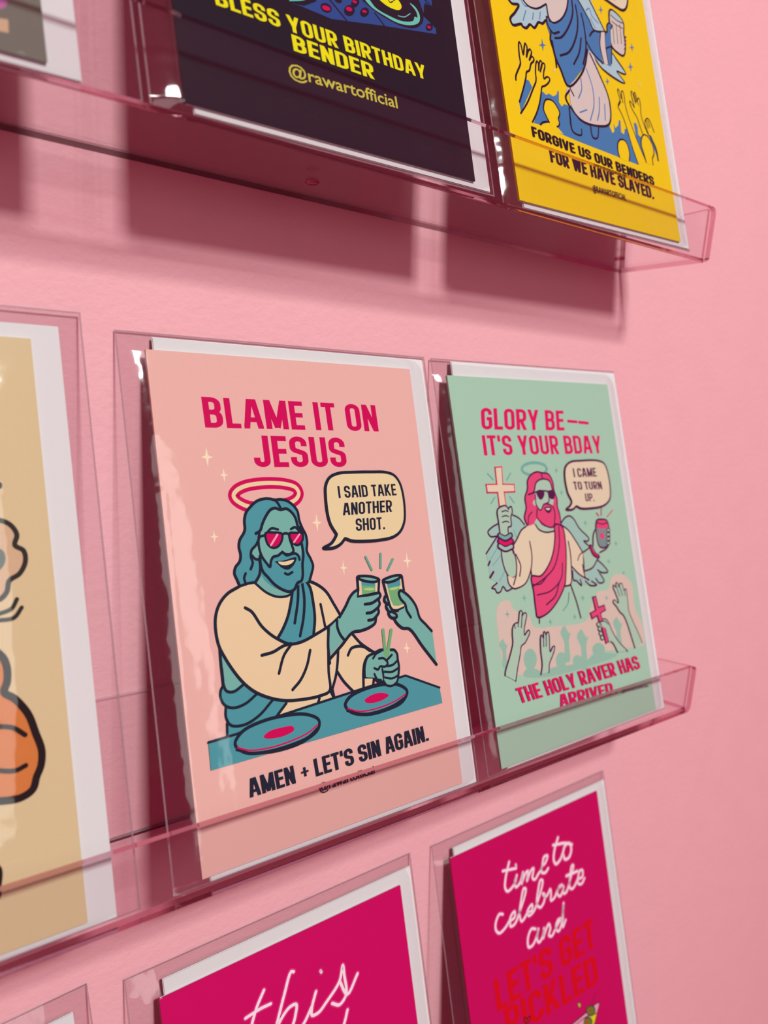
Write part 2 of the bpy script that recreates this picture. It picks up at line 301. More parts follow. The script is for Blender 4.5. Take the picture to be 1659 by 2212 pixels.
# printed artwork, one entry per shape: (part, kind, ink, pen width mm, smooth, card coordinates in 1/20 mm)
ART = {
 'pink': [
  ('title_lettering','T:BLAME IT ON|C','magenta',0,0,[-939,1206,639,1191,-945,1426]),
  ('title_lettering','T:JESUS|C','magenta',0,0,[-573,918,270,902,-577,1153]),
  ('sparkle#1','F','spark',0,0,[-798,865,-826,858,-835,813,-842,858,-869,867,-842,875,-833,919,-826,874]),
  ('sparkle#2','F','spark',0,0,[-930,435,-956,429,-964,391,-971,430,-996,439,-970,445,-963,483,-956,444]),
  ('sparkle#3','F','spark',0,0,[-40,478,-77,468,-89,409,-98,470,-134,483,-97,493,-85,552,-76,491]),
  ('sparkle#4','F','spark',0,0,[150,112,120,105,111,55,104,106,75,119,104,126,114,176,121,124]),
  ('sparkle#5','F','spark',0,0,[815,105,779,97,766,36,758,99,722,114,759,122,771,184,779,120]),
  ('sparkle#6','F','spark',0,0,[687,-596,656,-600,645,-647,638,-597,608,-583,639,-579,649,-532,656,-582]),
  ('sparkle#7','F','spark',0,0,[-904,995,-941,984,-952,921,-962,984,-999,996,-962,1008,-951,1071,-941,1008]),
  ('halo_print','C','magenta',4.41,1,[-776,719,-748,752,-681,780,-582,795,-449,797,-322,784,-242,756,-220,714,-239,679,-292,649,-439,627,-572,622,-662,632,-734,664,-768,693]),
  ('halo_print','C','cream',1.53,1,[-776,719,-748,752,-681,780,-582,795,-449,797,-322,784,-242,756,-220,714,-239,679,-292,649,-439,627,-572,622,-662,632,-734,664,-768,693]),
  ('figure_print','F','tealmid',0,0,[-1019,-322,-1017,-457,-1019,-569,-1048,-635,-1027,-721,-1021,-763,-1026,-833,-1027,-923,-804,-911,-626,-871,-539,-793,-647,-745,-772,-668,-859,-599,-952,-489]),
  ('figure_print','F','teallt',0,1,[-998,-344,-1012,-426,-1016,-565,-992,-624,-938,-628,-863,-593,-940,-481]),
  ('figure_print','F','cream2',0,0,[-540,-796,-412,-807,-279,-811,-151,-781,-112,-850,-500,-881,-627,-876]),
  ('figure_print','L','navy',1.07,1,[-1018,-467,-1018,-529,-1017,-580,-1000,-622,-947,-636,-859,-599]),
  ('figure_print','L','navy',1.05,1,[-1021,-579,-1046,-615,-1049,-666,-1021,-717,-960,-744,-865,-733,-764,-682]),
  ('figure_print','L','navy',1.05,1,[-1018,-721,-1027,-792,-997,-854,-895,-873,-770,-835,-647,-750]),
  ('figure_print','L','navy',1.05,1,[-1024,-838,-1032,-917]),
  ('figure_print','L','navy',1.1,1,[-540,-796,-642,-878]),
  ('figure_print','L','navy',1.14,1,[-252,-817,-280,-866]),
  ('figure_print','L','navy',1.15,1,[-145,-787,-117,-854]),
  ('figure_print','F','cream2',0,1,[115,-409,27,-459,-35,-500,-56,-592,-69,-652,-23,-736,60,-824,167,-816,181,-696,214,-618,306,-568,208,-500]),
  ('figure_print','F','cream2',0,1,[-124,-549,-31,-498,-57,-623,-114,-744,-140,-777,-159,-761,-134,-641]),
  ('figure_print','F','cream2',0,0,[190,-749,275,-765,268,-806,176,-811]),
  ('figure_print','L','navy',1.23,1,[124,-404,186,-478,268,-542,325,-581]),
  ('figure_print','L','navy',1.2,1,[53,-550,92,-505,159,-498,214,-511,267,-549]),
  ('figure_print','L','navy',1.23,1,[235,-592,201,-635,181,-696,163,-822]),
  ('figure_print','L','navy',1.19,1,[-65,-653,-15,-737,63,-828]),
  ('figure_print','L','navy',1.2,1,[-32,-495,-53,-592,-81,-681,-125,-767]),
  ('figure_print','L','navy',1.22,1,[187,-739,276,-755]),
  ('figure_print','L','navy',1.23,1,[275,-765,261,-811]),
  ('figure_print','L','navy',1.18,1,[-129,-766,-120,-837]),
  ('figure_print','F','cream2',0,1,[-692,86,-755,80,-814,68,-910,35,-976,-22,-1017,-97,-1032,-192,-1024,-303,-987,-394,-928,-502,-863,-593,-780,-671,-658,-738,-544,-776,-393,-797,-242,-800,-153,-778,-141,-640,-117,-444,-100,-323,22,-245,-23,-147,-76,-52,-134,1,-210,42,-288,58,-377,-18,-474,-44,-575,-7,-643,39]),
  ('figure_print','F','tealmid',0,1,[-280,58,-323,36,-373,-11,-399,-74,-438,-174,-497,-269,-541,-324,-502,-364,-444,-386,-350,-382,-234,-350,-212,-230,-213,-97,-229,19]),
  ('figure_print','L','navy',1.2,1,[-820,71,-910,35,-976,-22,-1017,-97,-1032,-192,-1021,-309,-987,-394,-928,-502,-863,-593,-780,-671,-658,-738,-544,-776,-393,-797,-242,-800,-153,-779,-143,-640,-100,-323]),
  ('figure_print','L','navy',1.26,1,[-283,61,-210,42,-134,1,-76,-52,-23,-147,27,-242]),
  ('figure_print','L','navy',1.25,1,[-381,-17,-403,-87,-443,-186,-497,-269,-547,-326]),
  ('figure_print','L','navy',1.28,1,[-255,65,-220,-2,-209,-97,-210,-230,-237,-346]),
  ('figure_print','L','navy',1.18,1,[-323,32,-341,-81,-391,-242]),
  ('figure_print','L','navy',1.19,1,[-286,42,-283,-75,-311,-217,-358,-341]),
  ('figure_print','L','navy',1.19,1,[-786,-80,-737,-115,-671,-225,-599,-299,-538,-343,-474,-379,-421,-390,-334,-383,-209,-347,-79,-302,22,-247]),
  ('figure_print','L','navy',1.19,1,[-696,-428,-601,-420,-514,-392,-444,-384]),
  ('figure_print','L','navy',1.15,1,[-445,-393,-515,-459,-573,-577]),
  ('figure_print','L','navy',1.17,1,[-285,-458,-328,-562,-396,-654,-475,-712]),
  ('figure_print','L','navy',1.12,1,[-144,-135,-126,-309]),
  ('figure_print','L','navy',1.15,1,[-1017,-328,-1021,-425,-1022,-582]),
  ('figure_print','F','tealmid',0,1,[-809,75,-825,121,-840,166,-827,209,-787,249,-775,293,-781,349,-768,398,-730,445,-717,472,-713,534,-693,589,-649,632,-592,669,-525,683,-478,680,-443,670,-392,672,-332,657,-282,619,-253,576,-249,505,-229,445,-204,396,-199,337,-211,273,-185,212,-171,157,-193,101,-217,56,-315,32,-389,-6,-682,83]),
  ('figure_print','F','teallt',0,1,[-636,140,-603,92,-544,40,-482,10,-391,-20,-421,-39,-514,-32,-602,2,-673,74]),
  ('figure_print','F','teallt',0,1,[-593,435,-576,491,-535,551,-497,589,-455,607,-402,596,-347,599,-309,574,-280,531,-267,477,-241,411,-242,352,-254,294,-280,232,-294,236,-318,262,-366,263,-433,271,-501,260,-534,238,-548,188,-579,225,-608,278,-616,335,-610,397]),
  ('figure_print','F','teallt',0,1,[-611,380,-648,338,-682,301,-649,262,-621,279,-623,336]),
  ('figure_print','L','navy',1.12,1,[-809,75,-825,121,-840,166,-827,209,-787,249,-775,293,-781,349,-768,398,-730,445,-717,472,-713,534,-693,589,-649,632,-592,669,-525,683,-478,680,-443,670,-392,672,-332,657,-282,619,-253,576,-246,505,-226,445,-204,396,-199,337,-211,273,-185,212,-171,157,-193,101,-218,51]),
  ('figure_print','L','navy',1.08,1,[-442,673,-416,643,-395,601]),
  ('figure_print','L','navy',1.15,1,[-632,435,-594,453,-568,502,-535,551,-489,598,-448,610,-402,596,-347,600,-303,567,-278,525,-268,471,-245,411]),
  ('figure_print','L','navy',1.05,1,[-603,436,-617,381,-618,324,-603,266,-573,218,-546,185,-533,226,-509,255,-468,261,-428,280,-394,257,-359,261,-318,264,-292,245,-285,215]),
  ('figure_print','L','navy',1.07,1,[-428,285,-400,265,-359,263,-330,283,-337,324,-348,366,-352,401]),
  ('figure_print','L','navy',1.15,1,[-618,273,-622,217,-610,160,-574,114,-534,65,-499,35,-455,7,-404,-10,-361,2,-327,45,-291,58,-273,97,-264,178,-247,247,-249,329]),
  ('figure_print','L','navy',1.05,1,[-608,402,-640,354,-683,318,-694,274,-685,229,-707,185]),
  ('figure_print','L','navy',0.97,1,[-682,279,-660,253,-628,246]),
  ('figure_print','L','navy',1.15,1,[-627,252,-627,190,-643,135,-681,89]),
  ('figure_print','L','navy',1.03,1,[-752,159,-768,126,-758,83]),
  ('figure_print','L','navy',0.95,1,[-530,442,-494,464,-442,451]),
  ('figure_print','L','navy',0.98,1,[-330,447,-291,458,-263,433]),
  ('figure_print','L','navy',1.02,1,[-245,458,-227,410]),
  ('figure_print','F','navy',0,1,[-500,220,-426,221,-311,234,-336,185,-395,151,-447,169,-482,204]),
  ('figure_print','F','cream',0,1,[-473,216,-421,212,-334,218,-362,193,-411,185,-457,196]),
  ('figure_print','L','navy',0.99,1,[-426,127,-400,116,-362,129]),
  ('figure_print','L','navy',0.89,1,[-682,81,-601,7,-515,-34,-428,-39,-385,-24]),
  ('figure_print','L','navy',1.02,1,[-809,75,-745,87,-681,89]),
  ('figure_print','F','magenta',0,1,[-552,430,-485,432,-413,416,-417,377,-451,333,-500,320,-540,346,-554,387]),
  ('figure_print','C','navy',0.95,1,[-552,430,-485,432,-413,416,-417,377,-451,333,-500,320,-540,346,-554,387]),
  ('figure_print','F','magenta',0,1,[-348,415,-296,416,-235,406,-237,363,-270,328,-305,328,-339,359]),
  ('figure_print','C','navy',0.98,1,[-348,415,-296,416,-235,406,-237,363,-270,328,-305,328,-339,359]),
  ('figure_print','L','pinklt',0.79,0,[-453,414,-518,342]),
  ('figure_print','L','pinklt',0.68,0,[-260,403,-318,347]),
  ('figure_print','L','navy',0.97,1,[-410,414,-379,419,-346,408]),
  ('figure_print','L','navy',0.94,1,[-606,411,-553,417]),
  ('figure_print','F','teallt',0,0,[-94,-321,-17,-275,-16,-320,32,-428,-113,-526,-114,-425]),
  ('figure_print','F','teallt',0,1,[25,-233,85,-179,136,-108,182,-78,225,-66,217,-118,317,-120,429,-116,438,-137,416,-168,414,-208,395,-245,395,-272,368,-308,350,-345,295,-370,209,-384,118,-387,35,-429,-6,-359,-12,-282]),
  ('figure_print','F','cream2',0,0,[239,24,224,-115,417,-110,440,-17]),
  ('figure_print','F','tealmid',0,0,[266,8,256,-109,392,-105,402,-27]),
  ('figure_print','F','green',0,0,[263,-38,256,-109,392,-105,398,-59]),
  ('figure_print','F','greenlt',0,1,[275,-69,334,-64,391,-80,339,-87]),
  ('figure_print','F','teallt',0,1,[234,32,291,33,389,15,445,-11,401,-23,317,-11,254,12]),
  ('figure_print','C','navy',1.14,1,[234,32,291,33,389,15,447,-13,400,-25,317,-12,254,11]),
  ('figure_print','L','navy',1.22,0,[231,28,225,-66,215,-118,317,-120,425,-114]),
  ('figure_print','L','navy',1.24,1,[443,-18,422,-115]),
  ('figure_print','L','navy',1.18,1,[14,-254,85,-179,136,-115,182,-80,225,-66]),
  ('figure_print','L','navy',1.24,1,[429,-113,439,-138,416,-168,421,-202,400,-233,401,-266,369,-301,350,-345,295,-370,209,-384,118,-387,2,-468,-116,-547]),
  ('figure_print','L','navy',1.22,1,[273,-187,341,-187,417,-160]),
  ('figure_print','L','navy',1.22,1,[280,-258,329,-258,400,-229]),
  ('figure_print','L','navy',1.2,1,[287,-315,337,-314,375,-292]),
  ('figure_print','L','navy',1.18,1,[-12,-269,-17,-326,2,-386,35,-432]),
  ('figure_print','L','navy',1.17,1,[-97,-314,-122,-455,-125,-580]),
  ('figure_print','F','teallt',0,1,[484,-150,506,-179,527,-262,580,-316,559,-340,510,-314,490,-278,480,-229,472,-182]),
  ('figure_print','F','cream2',0,0,[482,-28,513,-187,537,-254,587,-273,661,-263,684,-235,689,-119,682,-16]),
  ('figure_print','F','green',0,0,[516,-52,536,-183,558,-234,610,-243,677,-234,649,-169,640,-114,662,-48]),
  ('figure_print','F','tealmid',0,0,[511,-45,529,-87,659,-82,663,-34]),
  ('figure_print','F','greenlt',0,1,[537,-96,591,-89,649,-92,615,-105,552,-108]),
  ('figure_print','F','teallt',0,1,[483,-23,533,-7,633,3,684,-6,646,-26,572,-42,510,-40]),
  ('figure_print','C','navy',1.12,1,[483,-23,533,-7,633,3,684,-6,646,-26,572,-42,510,-40]),
  ('figure_print','L','navy',1.24,1,[484,-32,508,-166,536,-260,587,-277,670,-264]),
  ('figure_print','L','navy',1.26,1,[686,-13,688,-126]),
  ('figure_print','F','teallt',0,0,[648,-125,714,-163,778,-219,804,-284,826,-370,872,-432,942,-490,944,-761,695,-441,625,-424,571,-376,554,-340,613,-280,669,-267,684,-235,638,-181,629,-140]),
  ('figure_print','L','navy',1.28,1,[935,-493,873,-425,822,-369,800,-277,761,-210,706,-155,652,-123,631,-143,642,-189,683,-238,692,-290,726,-350]),
  ('figure_print','L','navy',1.26,1,[943,-771,815,-602,699,-443,625,-424,571,-376,550,-339]),
  ('figure_print','F','teallt',0,1,[499,-285,533,-280,573,-305,579,-326,543,-330,510,-312]),
  ('figure_print','C','navy',1.24,1,[499,-285,533,-280,573,-305,579,-326,542,-333,510,-315]),
  ('figure_print','L','navy',1.24,1,[486,-150,472,-182,499,-218]),
  ('figure_print','L','navy',1.24,1,[490,-211,483,-237,507,-280]),
  ('figure_print','L','mint',1.05,0,[337,180,382,74]),
  ('figure_print','L','mint',1.06,0,[493,191,476,83]),
  ('figure_print','L','mint',1.07,0,[612,136,547,58]),
  ('figure_print','F','teallt',0,1,[195,-634,235,-589,295,-580,349,-562,400,-564,485,-574,524,-607,533,-658,533,-725,526,-783,496,-831,440,-854,382,-837,361,-810,312,-797,275,-762,191,-737,187,-684]),
  ('figure_print','L','navy',1.14,1,[183,-735,195,-660,235,-592,305,-574,366,-560,400,-564]),
  ('figure_print','L','navy',1.18,1,[472,-575,510,-584,533,-618,533,-658,536,-719,520,-782,496,-831,440,-854,386,-839,361,-810,319,-802,282,-769]),
  ('figure_print','L','green',1.45,0,[422,-411,414,-612]),
  ('figure_print','L','green',1.46,0,[504,-423,433,-615]),
  ('figure_print','L','navy',0.95,1,[286,-612,320,-584,374,-569]),
  ('figure_print','L','navy',0.97,1,[344,-623,390,-629,426,-673,396,-695,346,-686,322,-705,287,-689]),
  ('figure_print','L','navy',0.98,1,[478,-616,421,-649]),
  ('figure_print','L','navy',0.98,1,[527,-670,474,-695,418,-695]),
  ('figure_print','L','navy',0.98,1,[523,-731,457,-747,382,-733]),
  ('figure_print','L','navy',0.97,1,[514,-787,449,-798,381,-779]),
  ('figure_print','L','navy',0.95,1,[364,-709,367,-768,366,-820]),
  ('figure_print','L','navy',0.95,1,[280,-733,302,-779,338,-791]),
  ('turntable_print','F','tealmid',0,0,[-1179,-927,-971,-924,-614,-873,143,-825,594,-796,941,-957,952,-1090,-1182,-1112]),
  ('turntable_print','L','navy',0.91,0,[-1177,-928,-959,-920,-613,-870,143,-822,340,-812,593,-801,942,-963]),
  ('turntable_print','F','tealmid',0,1,[-985,-984,-924,-916,-763,-879,-551,-879,-386,-907,-285,-970,-300,-1032,-425,-1086,-582,-1103,-767,-1091,-918,-1055]),
  ('turntable_print','C','navy',1.23,1,[-985,-984,-924,-916,-763,-879,-551,-879,-386,-907,-285,-970,-300,-1032,-425,-1086,-582,-1103,-767,-1091,-918,-1055]),
  ('turntable_print','L','magenta',0.58,1,[-968,-1010,-882,-1049,-727,-1069,-551,-1064,-392,-1039,-302,-1001]),
  ('turntable_print','L','navy',0.62,1,[-982,-1025,-884,-1065,-730,-1087,-554,-1086,-395,-1065,-292,-1012]),
  ('turntable_print','F','magenta',0,1,[-759,-984,-712,-958,-612,-953,-512,-966,-505,-993,-583,-1015,-683,-1013,-743,-1000]),
  ('turntable_print','F','tealmid',0,1,[-33,-911,13,-863,142,-831,353,-827,519,-864,588,-927,529,-994,352,-1025,157,-1020,11,-970]),
  ('turntable_print','C','navy',1.38,1,[-33,-911,13,-863,142,-831,353,-827,519,-864,588,-927,529,-994,352,-1025,157,-1020,11,-970]),
  ('turntable_print','L','magenta',0.58,1,[-16,-939,89,-983,265,-996,437,-979,566,-945]),
  ('turntable_print','L','navy',0.68,1,[-23,-958,86,-1003,262,-1018,433,-1002,570,-960]),
  ('turntable_print','F','magenta',0,1,[153,-913,222,-886,328,-887,397,-920,334,-943,242,-948,170,-934]),
  ('turntable_print','F','teallt',0,1,[371,-779,502,-793,492,-830,441,-847,387,-834]),
  ('turntable_print','L','navy',0.98,1,[520,-782,496,-831,440,-854,386,-839,365,-807]),
  ('turntable_print','L','navy',0.89,1,[514,-787,449,-798,381,-779]),
  ('speech_bubble_print','F','cream',0,1,[19,683,33,762,77,822,168,853,300,858,499,856,646,850,735,823,784,763,805,677,805,533,782,430,726,355,643,316,493,302,333,305,218,317,157,339,152,337,108,301,37,277,-56,281,-57,284,21,314,79,379,76,385,34,458,17,544]),
  ('speech_bubble_print','C','navy',1.25,1,[19,683,33,762,77,822,168,853,300,858,499,856,646,850,735,823,784,763,805,677,805,533,782,430,726,355,643,316,493,302,333,305,218,317,157,339,152,337,108,301,37,277,-56,281,-57,284,21,314,79,379,76,385,34,458,17,544]),
  ('bubble_lettering','T:I SAID TAKE|C','navy',0,0,[141,657,738,655,140,753]),
  ('bubble_lettering','T:ANOTHER|C','navy',0,0,[162,520,667,521,172,618]),
  ('bubble_lettering','T:SHOT.|C','navy',0,0,[271,390,569,385,279,489]),
  ('caption_lettering',"T:AMEN + LET'S SIN AGAIN.|C",'navy',0,0,[-914,-1362,754,-1353,-922,-1235]),
  ('caption_lettering','T:@rawartofficial|R','navy',0,0,[-347,-1472,169,-1469,-351,-1415]),
 ],
 'green': [
  ('title_lettering','T:GLORY BE|C','rose',0,0,[-1001,1207,211,1195,-976,1411]),
  ('title_lettering','L','rose',1.55,0,[289,1292,430,1284]),
  ('title_lettering','L','rose',1.58,0,[467,1281,616,1273]),
  ('title_lettering',"T:IT'S YOUR BDAY|C",'rose',0,0,[-1016,965,786,950,-1015,1154]),
  ('crowd_print','F','peach',0,1,[-1135,-429,-1067,-372,-954,-377,-913,-460,-724,-546,-672,-652,-371,-698,124,-710,199,-615,359,-466,542,-456,625,-346,816,-334,960,-452,954,-698,1042,-891,1029,-1091,756,-1090,570,-1080,130,-1047,33,-1093,-269,-1100,-678,-1094,-952,-1052,-1110,-984,-1158,-881,-1161,-691]),
  ('crowd_print','F','mintmid',0,1,[-697,-953,-726,-1005,-779,-1031,-834,-1021,-870,-979,-875,-921,-847,-870,-795,-843,-740,-852,-702,-895]),
  ('crowd_print','F','mintmid',0,1,[-282,-1037,-307,-1079,-350,-1099,-396,-1091,-427,-1057,-431,-1010,-406,-969,-363,-948,-317,-955,-286,-990]),
  ('crowd_print','F','mintmid',0,1,[-42,-1085,-63,-1114,-104,-1127,-149,-1119,-180,-1093,-186,-1059,-165,-1030,-124,-1016,-80,-1024,-48,-1050]),
  ('crowd_print','F','mintmid',0,1,[343,-1042,314,-1077,257,-1092,194,-1081,149,-1049,140,-1007,168,-972,224,-956,287,-966,333,-999]),
  ('crowd_print','F','mintmid',0,1,[-910,-1060,-855,-1012,-726,-1036,-659,-1078,-454,-1066,-218,-1089,33,-1093,144,-1060,387,-1081,539,-1129,18,-1153,-625,-1133]),
  ('crowd_print','F','mintmid',0,1,[-307,-769,-264,-724,-229,-714,-206,-754,-174,-795,-147,-784,-197,-858,-227,-1057,-297,-1044,-272,-866]),
  ('crowd_print','F','mintmid',0,1,[-70,-846,-21,-797,19,-786,46,-830,82,-876,113,-864,56,-947,21,-1170,-59,-1155,-31,-955]),
  ('crowd_print','F','mintmid',0,1,[538,-805,582,-762,618,-753,642,-791,674,-830,702,-820,650,-891,618,-1082,546,-1070,573,-898]),
  ('crowd_print','F','mintmid',0,1,[-1164,-740,-1135,-707,-1111,-699,-1094,-729,-1072,-759,-1054,-751,-1088,-806,-1108,-954,-1156,-945,-1140,-812]),
  ('sparkle#8','F','tealh',0,0,[-967,-496,-998,-497,-1008,-525,-1015,-495,-1045,-485,-1015,-484,-1004,-456,-997,-486]),
  ('sparkle#9','F','tealh',0,0,[-710,-382,-740,-383,-750,-410,-757,-381,-786,-372,-756,-371,-746,-344,-739,-373]),
  ('sparkle#10','F','tealh',0,0,[-392,-652,-422,-653,-433,-679,-440,-650,-469,-641,-439,-640,-428,-614,-422,-643]),
  ('sparkle#11','F','tealh',0,0,[-22,-657,-50,-658,-60,-682,-66,-656,-93,-647,-65,-646,-55,-623,-49,-649]),
  ('sparkle#12','F','tealh',0,0,[150,-494,117,-495,106,-523,99,-493,67,-483,99,-482,111,-455,118,-485]),
  ('sparkle#13','F','tealh',0,0,[530,-544,502,-545,492,-567,486,-543,459,-535,487,-534,496,-511,503,-536]),
  ('sparkle#14','F','tealh',0,0,[878,-324,855,-325,847,-344,841,-324,819,-318,842,-316,850,-298,855,-318]),
  ('sparkle#15','F','tealh',0,0,[21,793,-7,789,-16,765,-23,790,-49,795,-22,799,-12,823,-6,799]),
  ('sparkle#16','F','tealh',0,0,[50,570,24,567,14,544,9,568,-17,573,9,577,18,600,24,576]),
  ('sparkle#17','F','tealh',0,0,[362,244,333,241,323,217,317,242,289,249,318,252,328,276,334,251]),
  ('sparkle#18','F','tealh',0,0,[829,-10,800,-12,790,-35,784,-11,756,-4,785,-2,795,21,801,-3]),
  ('sparkle#19','F','tealh',0,0,[656,-180,628,-181,618,-204,612,-180,585,-173,613,-171,622,-148,629,-172]),
  ('halo_print','C','tealh',1.38,1,[-155,814,-187,785,-260,765,-354,760,-444,771,-506,794,-526,824,-497,854,-428,874,-336,881,-243,871,-177,848,-154,817]),
  ('figure_print','L','tealh',0.64,0,[-1008,798,-944,740]),
  ('figure_print','L','tealh',0.66,0,[-692,792,-757,730]),
  ('figure_print','L','tealh',0.64,0,[-955,576,-1015,523]),
  ('figure_print','L','tealh',0.65,0,[-753,573,-703,512]),
  ('figure_print','F','wing',0,1,[-615,303,-682,365,-754,398,-791,364,-964,333,-1103,272,-1106,229,-1005,216,-1165,81,-1159,-1,-1159,-142,-1085,-197,-1125,-255,-1079,-284,-1015,-253,-974,-282,-889,-268,-830,125]),
  ('figure_print','F','wing',0,1,[-51,278,6,317,71,332,130,317,204,216,344,82,267,62,335,-15,213,-47,73,131]),
  ('figure_print','F','wing',0,1,[0,-181,1,-293,113,-349,235,-372,348,-381,474,-374,461,-275,570,-287,509,-200,408,-132,283,-229]),
  ('figure_print','L','tealh',0.5,1,[-979,147,-1146,5]),
  ('figure_print','L','tealh',0.5,1,[-975,51,-1109,-38]),
  ('figure_print','L','tealh',0.5,1,[-958,-94,-1048,-186]),
  ('figure_print','L','tealh',0.43,1,[-766,257,-733,181]),
  ('figure_print','L','plum',0.82,1,[-604,298,-670,364,-759,403]),
  ('figure_print','L','plum',0.79,1,[-962,332,-1038,310,-1110,268,-1084,225,-998,221]),
  ('figure_print','L','plum',0.79,0,[-999,216,-1171,78]),
  ('figure_print','L','plum',0.77,1,[-1085,-197,-1161,-235,-1123,-247,-1102,-283,-1055,-279,-1012,-238,-974,-282,-889,-268]),
  ('figure_print','L','plum',0.97,0,[-1137,4,-1166,-28]),
  ('figure_print','L','plum',1.17,0,[-1112,-94,-1164,-137]),
  ('figure_print','L','plum',0.86,1,[-58,274,6,317,75,333,135,308,214,198,344,82,317,59,254,67,336,-10,213,-47]),
  ('figure_print','L','plum',0.88,1,[409,-128,509,-200,577,-279,476,-277,411,-243]),
  ('figure_print','L','plum',0.88,1,[433,-272,491,-367,408,-375,361,-326]),
  ('figure_print','L','plum',0.87,1,[285,-343,360,-389,261,-384,188,-332]),
  ('figure_print','L','plum',0.86,1,[8,-208,6,-302,40,-306,116,-366,109,-305]),
  ('figure_print','F','mintlt',0,1,[-968,114,-811,99,-795,-23,-812,-142,-893,-176,-943,-103,-975,-5]),
  ('figure_print','L','plum',0.79,1,[-970,106,-975,-5,-946,-119,-893,-176,-817,-165]),
  ('figure_print','F','mintlt',0,1,[213,-47,339,2,377,-81,447,-123,332,-208,189,-236]),
  ('figure_print','L','plum',0.87,1,[206,-46,204,-142,189,-236]),
  ('figure_print','L','plum',0.88,1,[438,-131,331,-212,190,-232]),
  ('figure_print','L','plum',0.87,1,[206,-48,337,-6]),
  ('figure_print','F','robe',0,1,[-582,284,-450,284,-409,237,-313,205,-182,203,-90,255,32,194,129,74,208,-38,172,-217,232,-324,116,-276,4,-164,-42,-330,-172,-340,-611,-221,-604,-132,-719,-265,-878,-274,-937,-215,-941,-151,-857,-176,-812,-142,-795,-23,-819,92,-735,174,-658,249]),
  ('figure_print','L','plum',0.82,1,[-583,280,-658,249,-735,174,-819,92,-811,43]),
  ('figure_print','L','plum',0.81,1,[-810,75,-791,-23,-812,-142,-871,-239]),
  ('figure_print','L','plum',0.78,1,[-939,-143,-933,-223,-878,-272,-794,-272,-702,-243,-602,-124,-562,3,-565,134]),
  ('figure_print','L','plum',0.81,1,[-783,32,-740,-77,-772,-170]),
  ('figure_print','L','plum',0.81,1,[-602,-124,-607,-205]),
  ('figure_print','L','plum',0.86,1,[-63,253,32,194,129,74,207,-42]),
  ('figure_print','L','plum',0.86,1,[7,84,13,-37,-3,-164,-48,-329,-166,-341]),
  ('figure_print','L','plum',0.86,1,[4,-164,119,-263,246,-325,196,-298,178,-165]),
  ('figure_print','L','plum',0.64,1,[112,-115,152,-67,199,-46]),
  ('figure_print','F','hair',0,1,[-563,286,-591,359,-545,455,-544,546,-488,634,-472,709,-409,765,-314,789,-238,776,-149,764,-100,685,-106,599,-72,512,-89,435,-65,365,-73,271,-173,244,-252,242,-422,297]),
  ('figure_print','F','mintlt',0,1,[-413,338,-351,266,-201,238,-176,202,-313,203,-420,247,-461,291]),
  ('figure_print','L','plum',0.83,1,[-449,286,-410,236,-314,201,-176,202]),
  ('figure_print','F','mintlt',0,1,[-351,678,-251,717,-151,694,-137,627,-122,557,-131,489,-168,440,-228,469,-281,464,-342,424,-384,470,-396,529,-390,605]),
  ('figure_print','F','mintlt',0,1,[-411,522,-443,490,-411,463,-389,504]),
  ('figure_print','F','hair',0,1,[-395,420,-344,417,-282,460,-179,453,-143,404,-147,328,-199,246,-299,267,-366,318,-405,371]),
  ('figure_print','L','plum',0.82,1,[-563,286,-591,359,-545,455,-544,546,-488,634,-472,709,-409,765,-313,790,-238,776,-149,763,-100,685,-99,599,-72,512,-83,435,-65,365,-68,262]),
  ('figure_print','L','plum',0.83,1,[-488,576,-407,597,-349,687,-251,717,-151,694,-122,617,-113,540]),
  ('figure_print','L','plum',0.76,1,[-258,777,-245,717]),
  ('figure_print','L','plum',0.73,1,[-387,571,-396,471,-344,417,-280,472,-215,468,-155,439,-138,370,-163,286]),
  ('figure_print','L','plum',0.73,1,[-393,429,-409,354,-363,301,-276,252,-200,242,-158,277]),
  ('figure_print','L','plum',0.76,1,[-190,578,-203,493,-253,475]),
  ('figure_print','L','plum',0.62,1,[-474,409,-534,363,-548,298]),
  ('figure_print','F','plum',0,1,[-369,597,-300,615,-249,581,-287,528,-328,519,-359,553]),
  ('figure_print','F','plum',0,1,[-202,585,-131,605,-92,573,-121,516,-177,522]),
  ('figure_print','L','plum',0.84,1,[-409,589,-302,604,-161,589]),
  ('figure_print','F','plum',0,1,[-288,435,-176,436,-199,391,-247,384]),
  ('figure_print','F','robe',0,1,[-270,428,-198,427,-222,409]),
  ('figure_print','F','hair',0,1,[-162,261,-54,235,-38,97,-63,-72,-108,-237,-138,-320,-286,-466,-467,-563,-609,-574,-616,-502,-610,-333,-610,-193,-481,-203,-330,-104,-236,21,-187,152]),
  ('figure_print','C','plum',0.88,1,[-162,261,-54,235,-38,97,-63,-72,-108,-237,-138,-320,-286,-466,-467,-563,-609,-574,-616,-502,-610,-333,-610,-193,-481,-203,-330,-104,-236,21,-187,152]),
  ('figure_print','L','plum',0.74,1,[-107,239,-140,63,-259,-136,-422,-227,-612,-286]),
  ('figure_print','L','plum',0.68,1,[-134,-116,-180,-255,-361,-358,-569,-373]),
  ('figure_print','L','plum',0.67,1,[-379,-207,-497,-276,-609,-270]),
  ('figure_print','L','plum',0.77,1,[-221,-289,-306,-412,-456,-479]),
  ('figure_print','L','plum',0.71,1,[-52,-341,0,-514,30,-675]),
  ('figure_print','L','plum',0.67,1,[-582,-576,-592,-634]),
  ('figure_print','L','tealh',0.49,1,[-93,-409,-132,-507,-220,-567]),
  ('figure_print','F','robe',0,0,[-898,851,-809,853,-828,691,-673,682,-676,614,-825,617,-825,490,-914,489,-911,618,-1049,625,-1049,698,-907,694]),
